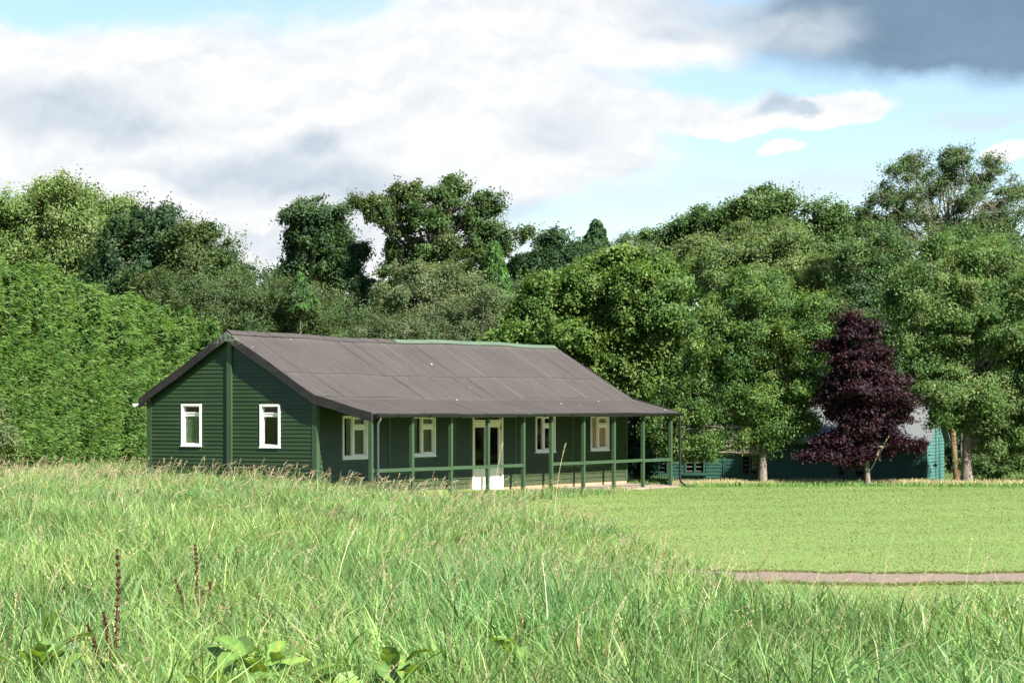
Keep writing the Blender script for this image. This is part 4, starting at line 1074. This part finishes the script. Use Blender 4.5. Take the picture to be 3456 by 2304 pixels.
def lawn():
    n = 380000
    x, y = scatter(n, 24, 87, 0.7, 4.5)
    ok = (lawn_sd(x, y) > -.3) & ~on_path(x, y, -.04 + .12 * (fbm(x * 3, y * 3, 9) - .5)) & ~in_hut(x, y, .0)
    x, y = x[ok], y[ok]; N = len(x)
    P = np.stack([x, y, ground_z(x, y) - .004], 1)
    pn = fbm(x * .45, y * .45, 71); st = sstep(-.4, .4, np.sin((y - x * .55) * 1.25 + .6 * (pn - .5)))
    h = (.019 + .018 * pn) * rng.uniform(.6, 1.4, N)
    c = np.array([(0.165, 0.232, 0.072), (0.185, 0.25, 0.082), (0.148, 0.215, 0.068), (0.21, 0.26, 0.10)])[rng.choice(4, N, p=[.45, .25, .25, .05])] * (1 + (pn[:, None] - .5) * np.array([.5, .3, .3])) * (.91 + .18 * st[:, None]) * (1 - .16 * sstep(.58, .68, fbm(x * .7 + 40, y * .55, 83, 4)))[:, None] * (.86 + .28 * fbm(x * .16, y * .1 + 4, 75)[:, None])
    d = rng.random(N) < .012 + .05 * (fbm(x * .8, y * .8, 79) > .62); c[d] = (.26, .24, .11)
    w = np.interp(y, [24, 85], [.009, .020]) * rng.uniform(.7, 1.3, N)
    blades(P, rng.random(N) * 3.14, h, rng.uniform(.2, 1.1, N), rng.random(N) * 6.28, w, c * .83 * rng.uniform(.92, 1.08, (N, 1)), 'lawn_grass', 'short mown grass of the lawn right of the hut', 'grass', 3)
    # bleached unmown lip below the trees
    n = 42000; x = rng.uniform(5.4, 26, n); y = 86.1 + rng.normal(size=n) * .75 + .3 * np.sin(x * .7) + (x > 19) * .8
    P = np.stack([x, y, ground_z(x, y) - .01], 1)
    g = (y < 85.2 + .3 * np.sin(x * .7)) | (rng.random(n) < .18)
    c = np.where(g[:, None], np.array([(0.10, 0.20, 0.045)]), np.array([(0.40, 0.33, 0.18)])) * rng.uniform(.75, 1.2, (n, 1))
    h = rng.uniform(.08, .26, n) * (.6 + .8 * fbm(x * 1.1, y, 81))
    blades(P, rng.random(n) * 3.14, h, rng.uniform(.1, .9, n), rng.random(n) * 6.28, rng.uniform(.012, .022, n), c, 'dry_grass', 'bleached dry grass fringe at the foot of the trees', 'dry', 3)
    n = 26000; x = rng.uniform(1.4, 14, n); c0, c1 = path_edges(x); e = rng.random(n) < .5
    y = np.where(e, c0, c1) + np.abs(rng.normal(size=n)) * np.where(e, -1, 1) * .22 + np.where(e, 1, -1) * .9 * np.clip(fbm(x * 2.2, y[:1] * 0 + 5 + e * 9, 87, 3) - .42, 0, 1)
    P = np.stack([x, y, ground_z(x, y) + .004], 1)
    br = rng.random(n) < .38; c = np.where(br[:, None], np.array([(.20, .125, .06)]), np.array([(.11, .19, .05)])) * rng.uniform(.75, 1.25, (n, 1))
    blades(P, rng.random(n) * 3.14, rng.uniform(.015, .06, n), rng.uniform(.3, 1.1, n), rng.random(n) * 6.28, rng.uniform(.010, .018, n), c, 'verge_grass', 'ragged browned grass along both edges of the path', 'grass', 3)
    # rough ground cover behind the fringe
    n = 42000; x = rng.uniform(4.6, 30, n); y = rng.uniform(86.6, 97, n)
    x2 = (x - 15.0) * math.cos(SH_T) - (y - 92.0) * math.sin(SH_T); y2 = (x - 15.0) * math.sin(SH_T) + (y - 92.0) * math.cos(SH_T)
    ok = ~((x2 > -15.1) & (x2 < .06) & (y2 > -.06) & (y2 < 4.7)); x, y = x[ok], y[ok]; N = len(x)
    P = np.stack([x, y, ground_z(x, y) - .01], 1)
    c = np.array(MID + BRIGHT)[rng.integers(0, 8, N)] * 1.2 * rng.uniform(.8, 1.2, (N, 1))
    blades(P, rng.random(N) * 3.14, rng.uniform(.08, .32, N) * (.5 + sstep(16, 19, x) * .7), rng.uniform(.2, 1, N), rng.random(N) * 6.28, rng.uniform(.02, .05, N), c, 'rough_grass', 'rough green growth around the shed and trunks', 'grass', 3)
lawn()

# seed stems: thin stalk + drooping panicle of spikelets
def stems(x, y, h, name, label, col_st, col_hd, kind='stuff', w0=None, lean=None, ld=None, single=False, headlen=.16, spk=22):
    N = len(x); P = np.stack([x, y, ground_z(x, y) - .02], 1)
    lean = rng.uniform(.08, .85, N) if lean is None else lean
    ld = rng.normal(size=N) * 1.0 if ld is None else ld
    k = 6; t = np.linspace(0, 1, k)[None]
    hz = h[:, None] * (t - lean[:, None] * .35 * t ** 3); out = h[:, None] * lean[:, None] * t ** 2.4
    cx = x[:, None] + np.cos(ld)[:, None] * out; cy = y[:, None] + np.sin(ld)[:, None] * out; cz = P[:, 2:3] + hz
    w = (np.interp(y, [10, 25, 70], [.0035, .0042, .0085]) if w0 is None else w0)[:, None] * np.linspace(1, .55, k)[None] * .5
    L_ = np.stack([cx - w, cy, cz], -1); R_ = np.stack([cx + w, cy + w * .3, cz], -1)
    V = np.stack([L_, R_], 2).reshape(-1, 3)
    b = (np.arange(N) * k * 2)[:, None] + (np.arange(k - 1) * 2)[None]
    Q = np.stack([b, b + 1, b + 3, b + 2], -1).reshape(-1, 4)
    C = np.repeat(np.array(col_st)[rng.integers(0, len(col_st), N)] * rng.uniform(.8, 1.2, (N, 1)), k * 2, 0)
    # spikelets
    S = spk; idx = np.repeat(np.arange(N), S); u = 1 - np.tile(np.linspace(0, 1, S), N) * np.clip(headlen / h, 0, .5)[idx]
    u = u + rng.normal(size=len(u)) * .008
    f = np.clip(u, 0, 1.02)
    hx = x[idx] + np.cos(ld[idx]) * h[idx] * lean[idx] * f ** 2.4; hy = y[idx] + np.sin(ld[idx]) * h[idx] * lean[idx] * f ** 2.4
    hzz = P[idx, 2] + h[idx] * (f - lean[idx] * .35 * f ** 3)
    ws = np.interp(y[idx], [10, 25, 70], [.010, .013, .024]); tl = (1 - u) / np.clip(headlen / h, .01, .5)[idx]
    d = rdir(len(idx)) * np.array([1, 1, .4]); spread = np.clip(np.sin(np.clip(tl, 0, 1) * 2.6 + .25), .15, 1)
    Pp = np.stack([hx, hy, hzz], 1) + d * (ws * .9 * spread)[:, None]
    A = unit(d * .8 + np.stack([np.cos(ld[idx]) * .4, np.sin(ld[idx]) * .4, np.full(len(idx), .5)], 1))
    V2, Q2 = leaf_quads(Pp, rdir(len(idx)), A, ws * 1.5, ws * .5)
    ch = np.array(col_hd)[rng.integers(0, len(col_hd), N)][idx] * rng.uniform(.75, 1.25, (len(idx), 1))
    o = npmesh(name, np.concatenate([V, V2]), np.concatenate([Q, Q2 + len(V)]), M['dry'], None, np.concatenate([C, np.repeat(ch, 4, 0)]))
    return tag(o, label, 'grass', kind=kind)
ST = [(.25, .26, .13), (.30, .27, .16), (.20, .24, .10)]; HD = [(.36, .28, .17), (.30, .23, .15), (.42, .35, .23), (.22, .16, .10)]
def all_stems():
    # thick band just in front of the hut, thinner elsewhere
    n = 1500; x = rng.uniform(-17, 1.5, n); y = rng.uniform(52, 79, n)
    ok = (lawn_sd(x, y) < -.2) & ~in_hut(x, y, .05) & (np.abs(x) < .2019 * y + 1.5); ok &= rng.random(n) < np.interp(y, [52, 62, 69], [.25, .7, 1.0])
    ok &= ~((x > -2.5) & (y > 71) & (rng.random(n) < .75))
    x1, y1 = x[ok], y[ok]; h1 = rng.uniform(.55, .95, len(x1)) * np.where(x1 > -1.5, .8, 1)
    n = 2600; x, y = scatter(n, 13, 60, .9, 1.0); sdx = lawn_sd(x, y); ok = (sdx < -.1) & ((sdx > -3.5) | (rng.random(n) < .55))
    x2, y2 = x[ok], y[ok]; h2 = rng.uniform(.42, .88, len(x2)) * np.interp(y2, [15, 25], [.85, 1])
    stems(np.concatenate([x1, x2]), np.concatenate([y1, y2]), np.concatenate([h1, h2]), 'seeding_grass', 'straw coloured seed heads over the long meadow grass', ST, HD)
all_stems()
# the tall stalks one can pick out singly
def one_stalk(label, px, top, Y, col_st, col_hd, lean, ld, headlen=.2, w=.006):
    p = at(px, top, Y); z0 = float(ground_z(p[0], Y)); h = (p[2] - z0) / (1 - lean * .35) ; bx = p[0] - math.cos(ld) * h * lean
    o = stems(np.array([bx]), np.array([Y]), np.array([h]), 'grass_stalk', label, [col_st], [col_hd], None, np.array([w]), np.array([lean]), np.array([ld]), True, headlen, 30)
    o['category'] = 'grass stalk'; o['group'] = 'tall seeding grass stalks'; return o
one_stalk('tall pale grass stalk reaching up before the foot of the purple maple', 2044, 1010, 24, (.16, .22, .08), (.44, .40, .26), .22, .1, .27, .0032)
one_stalk('pale grass stalk with a long white stem in the middle of the meadow', 1245, 1275, 16.5, (.55, .55, .45), (.5, .38, .24), .06, 3.0, .12, .005)
one_stalk('straight straw stalk left of the picture middle, ending below the verandah post', 822, 1195, 19, (.5, .48, .32), (.46, .34, .2), .2, .2, .13, .005)
one_stalk('brown loose seed head standing over the lawn near the right edge', 2092, 1145, 25, (.22, .27, .1), (.17, .10, .06), .2, .3, .32, .004)
one_stalk('dark nodding seed head leaning right over the lawn', 2008, 1140, 25, (.2, .28, .09), (.10, .09, .05), .5, 0.0, .3, .004)
one_stalk('straw seed head upright over the path at the far right', 2234, 1235, 24, (.36, .36, .18), (.56, .47, .3), .08, .4, .2, .004)
one_stalk('upright straw seed head in front of the white double door', 1155, 1015, 52, (.4, .38, .2), (.50, .40, .25), .1, .2, .3, .008)
one_stalk('leaning straw seed head beneath the boarded window', 1300, 1018, 50, (.4, .38, .2), (.50, .40, .25), .12, .3, .28, .008)

def buttercups():
    n = 420; x = rng.uniform(-16, -1, n); y = rng.uniform(30, 70, n); ok = (lawn_sd(x, y) < -1) & (np.abs(x) < .2 * y + 1) & ~in_hut(x, y, .1) & (fbm(x * .4, y * .2, 91) > .42)
    x, y = x[ok], y[ok]; N = len(x); zz = ground_z(x, y) + rng.uniform(.42, .68, N)
    S = 5; idx = np.repeat(np.arange(N), S); a = np.tile(np.arange(S) * 2 * math.pi / S, N)
    d = np.stack([np.cos(a), np.sin(a), np.full(len(a), .45)], 1); s = .026
    V, Q = leaf_quads(np.stack([x, y, zz], 1)[idx] + d * s * .5, unit(np.stack([-np.cos(a) * .4, -np.sin(a) * .4, np.ones(len(a))], 1)), d, np.full(len(a), s * 1.1), np.full(len(a), s))
    w = .003; B = np.stack([x, y, ground_z(x, y)], 1); T = np.stack([x, y, zz], 1); e = np.array([w, 0, 0])
    V2 = np.stack([B - e, B + e, T + e, T - e], 1).reshape(-1, 3); Q2 = np.arange(len(V2)).reshape(-1, 4)
    C = np.concatenate([np.tile([(.80, .58, .02)], (len(V), 1)), np.tile([(.10, .2, .05)], (len(V2), 1))])
    o = npmesh('buttercups', np.concatenate([V, V2]), np.concatenate([Q, Q2 + len(V)]), M['grass'], None, C); tag(o, 'tiny yellow buttercups scattered through the meadow grass', 'flowers', kind='stuff')
buttercups()

# docks: broad leaves and rusty seed spikes
def dock_leaf(mb_v, mb_f, mb_c, base, yaw, ln, wd, rise, arch, roll, col):
    n, m = 9, 5; b0 = len(mb_v); d = np.array([math.cos(yaw), math.sin(yaw)]); s = np.array([-d[1], d[0]])
    for i in range(n):
        t = i / (n - 1); wv = wd * (math.sin(math.pi * min(1, t * .93 + .07)) ** .6) * (.35 + .65 * min(1, t * 4)) * .5
        r = ln * t * math.cos(rise * (1 - t * .3)); z = ln * (math.sin(rise) * t - arch * t * t)
        for j in range(m):
            q = (j / (m - 1) - .5) * 2; wob = .05 * wd * math.sin(t * 19 + j * 2.0) * abs(q)
            p = np.array([base[0] + d[0] * r + s[0] * q * wv * math.cos(roll), base[1] + d[1] * r + s[1] * q * wv * math.cos(roll), base[2] + z + wv * abs(q) * .28 + q * wv * math.sin(roll) + wob])
            mb_v.append(p); mb_c.append(np.array(col) * (1.3 if j == 2 else 1.0) * (1 + .14 * math.sin(t * 34 + abs(q) * 3)) * np.array([1.35, .85, .6] if (random.random() < .07 or t > .96) else [1, 1, 1]))
    for i in range(n - 1):
        for j in range(m - 1): a = b0 + i * m + j; mb_f.append((a, a + 1, a + m + 1, a + m))
DL = [(0.115, 0.205, 0.045), (0.14, 0.225, 0.052), (0.10, 0.18, 0.045)]
M['dock'] = mat_leaf('dock_leaf', .34, .4, .4, (1.2, 1.1, .35))
def dock(label, px, py, Y, nl, spikes=0, big=.30, spread=.16, hs=.75, up=(.35, 1.0)):
    c = at(px, py, Y); z0 = float(ground_z(c[0], Y)); root = empty('dock_plant', (c[0], Y, z0)); tag(root, label, 'dock plant', 'dock plants'); big *= .96
    for i in range(nl):
        v, f, cc = [], [], []
        a = rng.uniform(0, 6.28); r = rng.uniform(.0, spread)
        dock_leaf(v, f, cc, (math.cos(a) * r, math.sin(a) * r - .05, rng.uniform(.08, .24)), a + rng.normal() * .5, big * rng.uniform(.7, 1.2), big * rng.uniform(.34, .46), rng.uniform(*up), rng.uniform(.1, .5), rng.normal() * .35, np.array(DL[rng.integers(0, 3)]) * rng.uniform(.85, 1.2))
        npmesh('leaf', np.array(v), np.array(f), M['dock'], root, np.array(cc), True)
    for i in range(spikes):
        main = i == 0; h = hs * (1 if main else rng.uniform(.45, .7)); lx, ly = (rng.normal() * .03, 0) if main else (rng.uniform(-.14, .14), rng.uniform(-.05, .05))
        pts = np.array([(lx * .2, ly * .2, 0), (lx * .6, ly, h * .45), (lx, ly, h * .8), (lx * 1.15 - .012, ly, h)])
        t = np.sort(rng.random(330)) ** .8 * .72 + .28; whorl = np.round(t * 20) / 20 + rng.normal(size=330) * .006; whorl = np.clip(whorl, 0, 1)
        Pp = np.stack([np.interp(whorl, [0, .45, .8, 1], pts[:, k]) for k in range(3)], 1); d = rdir(330); rr = (.030 * (1.1 - whorl * .75) * rng.uniform(.2, 1, 330))
        V, Q = leaf_quads(Pp + d * rr[:, None], rdir(330), d, np.full(330, .016), np.full(330, .012))
        C = np.array([(.070, .026, .018), (.095, .032, .020), (.050, .022, .016)])[rng.integers(0, 3, 330)]
        npmesh('seed_spike', V, Q, M['dry'], root, np.repeat(C, 4, 0))
        tubes_mesh('stem', [([tuple(q) for q in pts], [.006, .005, .004, .002])], M['bark_orange'], root, 5)
dock('dock with one tall rusty seed spike near the bottom left corner', 264, 1540, 14.6, 5, 3, .24, .18, .80)
dock('dock with a bunch of short rusty spikes in mid meadow at left', 452, 1400, 19.0, 2, 5, .2, .15, .66)
dock('broad leaved dock with one big upturned leaf at the bottom left corner', 95, 1530, 14.2, 9, 0, .34, .16, up=(.5, 1.15))
dock('broad leaved dock half hidden in grass above the bottom left corner', 120, 1440, 16.5, 4, 0, .24, .15, up=(.5, 1.0))
dock('spreading clump of dock leaves along the bottom edge left of centre', 600, 1545, 14.0, 16, 0, .28, .34, up=(.4, 1.1))
dock('dock leaf clump at the bottom edge under the straw stalks', 500, 1570, 13.4, 8, 0, .27, .2, up=(.4, 1.1))
dock('dock with large folded pale leaves at the bottom centre', 925, 1550, 13.9, 11, 0, .25, .26, up=(.35, 1.0))
dock('small dock with rounded leaves right of bottom centre', 1195, 1500, 15.2, 4, 0, .22, .12, up=(.5, 1.0))

def yarrow(label, px, py, Y, col, r=.05):
    c = at(px, py, Y); z0 = float(ground_z(c[0], Y)); h = c[2] - z0; root = empty('yarrow_flower', (c[0], Y, z0)); tag(root, label, 'flower', 'flat headed meadow flowers')
    n = 90; a = rng.random(n) * 6.28; q = np.sqrt(rng.random(n)) * r
    P = np.stack([np.cos(a) * q, np.sin(a) * q, h - q * q * 3 + rng.normal(size=n) * .004], 1)
    V, Q = leaf_quads(P, unit(np.array([0, 0, 1.0]) + rdir(n) * .4), rdir(n), np.full(n, .012), np.full(n, .011)); C = np.tile(np.array(col), (len(V), 1)) * np.repeat(rng.uniform(.8, 1.15, n), 4)[:, None]
    npmesh('flower_head', V, Q, M['dry'], root, C)
    segs = [([(0, 0, 0), (0, 0, h * .8)], [.004, .003])] + [([(0, 0, h * .8), (math.cos(k) * r * .7, math.sin(k) * r * .7, h - .012)], [.002, .0015]) for k in np.arange(6) * 1.05]
    tubes_mesh('stem', segs, M['bark'], root, 4)
yarrow('flat white yarrow head beside the rusty dock spike', 285, 1527, 13.7, (.75, .70, .62), .05)
yarrow('flat pink yarrow head just right of the white one', 343, 1512, 13.9, (.62, .33, .42), .035)
yarrow('orange brown dried umbel in the meadow below the left gable window', 525, 1160, 42, (.36, .19, .10), .13)
yarrow('orange brown dried umbel left of the meadow middle, nearer the hedge', 285, 1163, 42, (.38, .2, .10), .09)
yarrow('low brown dried umbel beneath the other two, left of centre', 505, 1185, 40, (.3, .17, .10), .09)

# ------------------------------------------------------------------ light
sd = bpy.data.lights.new('sun', 'SUN'); sun = bpy.data.objects.new('sun', sd); COL.objects.link(sun)
sd.energy = 5.0; sd.angle = R(0.55); sd.color = (1.0, 0.955, 0.87)
sun.rotation_euler = (-SUN).to_track_quat('-Z', 'Y').to_euler(); sun.location = (30, -30, 60)

w = bpy.data.worlds.new('World'); SC.world = w; w.use_nodes = True
nt = w.node_tree; nt.nodes.clear()
out = nt.nodes.new('ShaderNodeOutputWorld')
sky = nt.nodes.new('ShaderNodeTexSky'); sky.sky_type = 'NISHITA'; sky.sun_disc = False
sky.sun_elevation = math.asin(SUN.z); sky.sun_rotation = math.atan2(SUN.x, SUN.y)
sky.air_density = 1.0; sky.dust_density = 0.4; sky.ozone_density = 2.5; sky.altitude = 60
bg = nt.nodes.new('ShaderNodeBackground'); bg.inputs[1].default_value = 0.05
lk(nt, sky.outputs[0], bg.inputs[0])
tc = nt.nodes.new('ShaderNodeTexCoord'); sx = nt.nodes.new('ShaderNodeSeparateXYZ'); lk(nt, tc.outputs['Generated'], sx.inputs[0])
az = math_n(nt, 'ARCTAN2', sx.outputs[0], sx.outputs[1]); el = math_n(nt, 'ARCSINE', sx.outputs[2])
pu = math_n(nt, 'MULTIPLY_ADD', az, 8.562 * .6806, 1.728 * .6806)         # azimuth and height of the direction, in units of ~6.9 degrees
pv = math_n(nt, 'MULTIPLY_ADD', el, -8.562 * .6806, 1.375 * .6806)
cv = nt.nodes.new('ShaderNodeCombineXYZ'); lk(nt, pu, cv.inputs[0]); lk(nt, pv, cv.inputs[1])
P0 = cv.outputs[0]
def vmath(op, a, b=None, s=None):
    n = nt.nodes.new('ShaderNodeVectorMath'); n.operation = op
    for i, v in enumerate((a, b)):
        if v is None: continue
        if isinstance(v, tuple): n.inputs[i].default_value = v
        else: lk(nt, v, n.inputs[i])
    if s is not None: n.inputs['Scale'].default_value = s
    return n
wn = noise(nt, 2.6, 8, 0.55, P0)
wv = vmath('SCALE', vmath('SUBTRACT', wn.outputs['Color'], (.5, .5, .5)).outputs[0], s=.22).outputs[0]
PW = vmath('ADD', P0, wv).outputs[0]
PN = vmath('MULTIPLY', PW, (1, 1.7, 1)).outputs[0]
PN2 = vmath('MULTIPLY', vmath('ADD', PW, (-.012, -.022, 0)).outputs[0], (1, 1.7, 1)).outputs[0]
fine = noise(nt, 2.9, 8, .55, PN).outputs[0]; fine2 = noise(nt, 2.9, 8, .55, PN2).outputs[0]
soft = noise(nt, 2.4, 6, .55, vmath('MULTIPLY', PW, (.8, 1.9, 1)).outputs[0]).outputs[0]
relief = math_n(nt, 'SUBTRACT', fine, fine2)                      # > 0 on the upper, sunlit side of a billow
def clampn(v, a_, b_, lo=0.0, hi=1.0, smooth=True):
    mr = nt.nodes.new('ShaderNodeMapRange'); mr.interpolation_type = 'SMOOTHSTEP' if smooth else 'LINEAR'; lk(nt, v, mr.inputs[0])
    for i, q in enumerate((a_, b_, lo, hi)): mr.inputs[i + 1].default_value = q
    return mr.outputs[0]
def field(blobs, nz):
    acc = None
    for (cx, cy, rx, ry) in blobs:
        d = vmath('SUBTRACT', PW, (cx / 1000, cy / 1000, 0)).outputs[0]
        d = vmath('MULTIPLY', d, (1000 / rx, 1000 / ry, 0)).outputs[0]
        ln = vmath('LENGTH', d).outputs['Value']
        acc = ln if acc is None else math_n(nt, 'SMOOTH_MIN', acc, ln, .3)
    dens = math_n(nt, 'SUBTRACT', 1.0, acc)
    return math_n(nt, 'ADD', dens, math_n(nt, 'MULTIPLY_ADD', fine, nz, -.5 * nz))
def layer(prev, blobs, lo, hi, alpha, e0, e1, nz=.8, rk=5.0, base=.5):
    """cloud layer: lo/hi are the colours of its shaded and sunlit parts"""
    dens = field(blobs, nz); m = clampn(dens, e0, e1, 0, alpha)
    f = math_n(nt, 'MULTIPLY_ADD', relief, rk * .7, base)
    f = math_n(nt, 'ADD', f, math_n(nt, 'MULTIPLY_ADD', soft, 1.1, -.55), clamp=True)
    b = nt.nodes.new('ShaderNodeBackground'); lk(nt, mixc(nt, f, lo, hi), b.inputs[0])
    mx = nt.nodes.new('ShaderNodeMixShader'); lk(nt, m, mx.inputs[0]); lk(nt, prev, mx.inputs[1]); lk(nt, b.outputs[0], mx.inputs[2])
    return mx.outputs[0]
WH = (.292, .292, .292); LG = (.205, .222, .240); MG = (.150, .186, .220); BG = (.105, .145, .185); DK = (.050, .076, .108); DK2 = (.072, .108, .145)
s = bg.outputs[0]
s = layer(s, [(1750, 425, 420, 45), (1480, 440, 200, 40), (1330, 560, 200, 60), (2240, 300, 130, 28), (1900, 520, 300, 50)], LG, LG, .45, -.2, .6, .9)
s = layer(s, [(380, 220, 700, 170), (900, 230, 600, 240), (1260, 300, 360, 150), (1450, 90, 300, 90), (1250, 50, 420, 120), (200, 330, 500, 110), (700, 410, 460, 90), (60, 140, 220, 60), (1600, 245, 200, 45), (500, 520, 480, 150), (1230, 400, 140, 70), (900, 560, 340, 120), (1330, 350, 90, 100)], LG, WH, 1.0, -.12, .40, .8, 5, .74)
s = layer(s, [(520, 400, 330, 60), (760, 430, 330, 60), (900, 465, 240, 55), (120, 265, 240, 70), (300, 300, 200, 55), (720, 345, 90, 50)], BG, LG, .72, -.22, .85, 1.0, 4, .48)
s = layer(s, [(1100, 470, 320, 40), (640, 560, 200, 60), (820, 530, 160, 40), (1300, 300, 160, 60)], MG, LG, .6, -.2, .8, 1.0, 5, .5)
s = layer(s, [(180, 420, 230, 46), (20, 405, 160, 46), (330, 460, 130, 30), (590, 510, 44, 38), (860, 600, 60, 50), (1250, 580, 40, 20)], LG, WH, .95, -.08, .3, .6, 7, .85)
s = layer(s, [(2080, 60, 430, 125), (2350, 60, 420, 150), (1870, 30, 220, 75), (2180, 130, 330, 60)], DK, DK2, .95, -.22, .50, .7, 3.0, .35)
s = layer(s, [(1600, 10, 260, 60), (1720, 50, 200, 60), (1560, 70, 120, 40), (1880, 90, 140, 60)], MG, LG, .75, -.2, .8, 1.0, 6, .6)
s = layer(s, [(1990, 248, 95, 46), (1900, 258, 130, 40), (1780, 255, 90, 40), (1680, 275, 150, 28), (1790, 332, 62, 17), (2295, 385, 60, 26)], LG, WH, .97, -.05, .26, .45, 7, .9)
s = layer(s, [(1790, 240, 75, 30), (1850, 250, 55, 22)], BG, MG, .75, -.1, .6, .9, 5, .5)
lk(nt, s, out.inputs[0])

SC.view_settings.view_transform = 'Standard'; SC.view_settings.look = 'None'; SC.view_settings.gamma = 1.0; SC.view_settings.exposure = 1.85
SC.cycles.max_bounces = 6; SC.cycles.diffuse_bounces = 3; SC.cycles.glossy_bounces = 3; SC.cycles.transmission_bounces = 3; SC.cycles.transparent_max_bounces = 8
SC.cycles.sample_clamp_indirect = 8
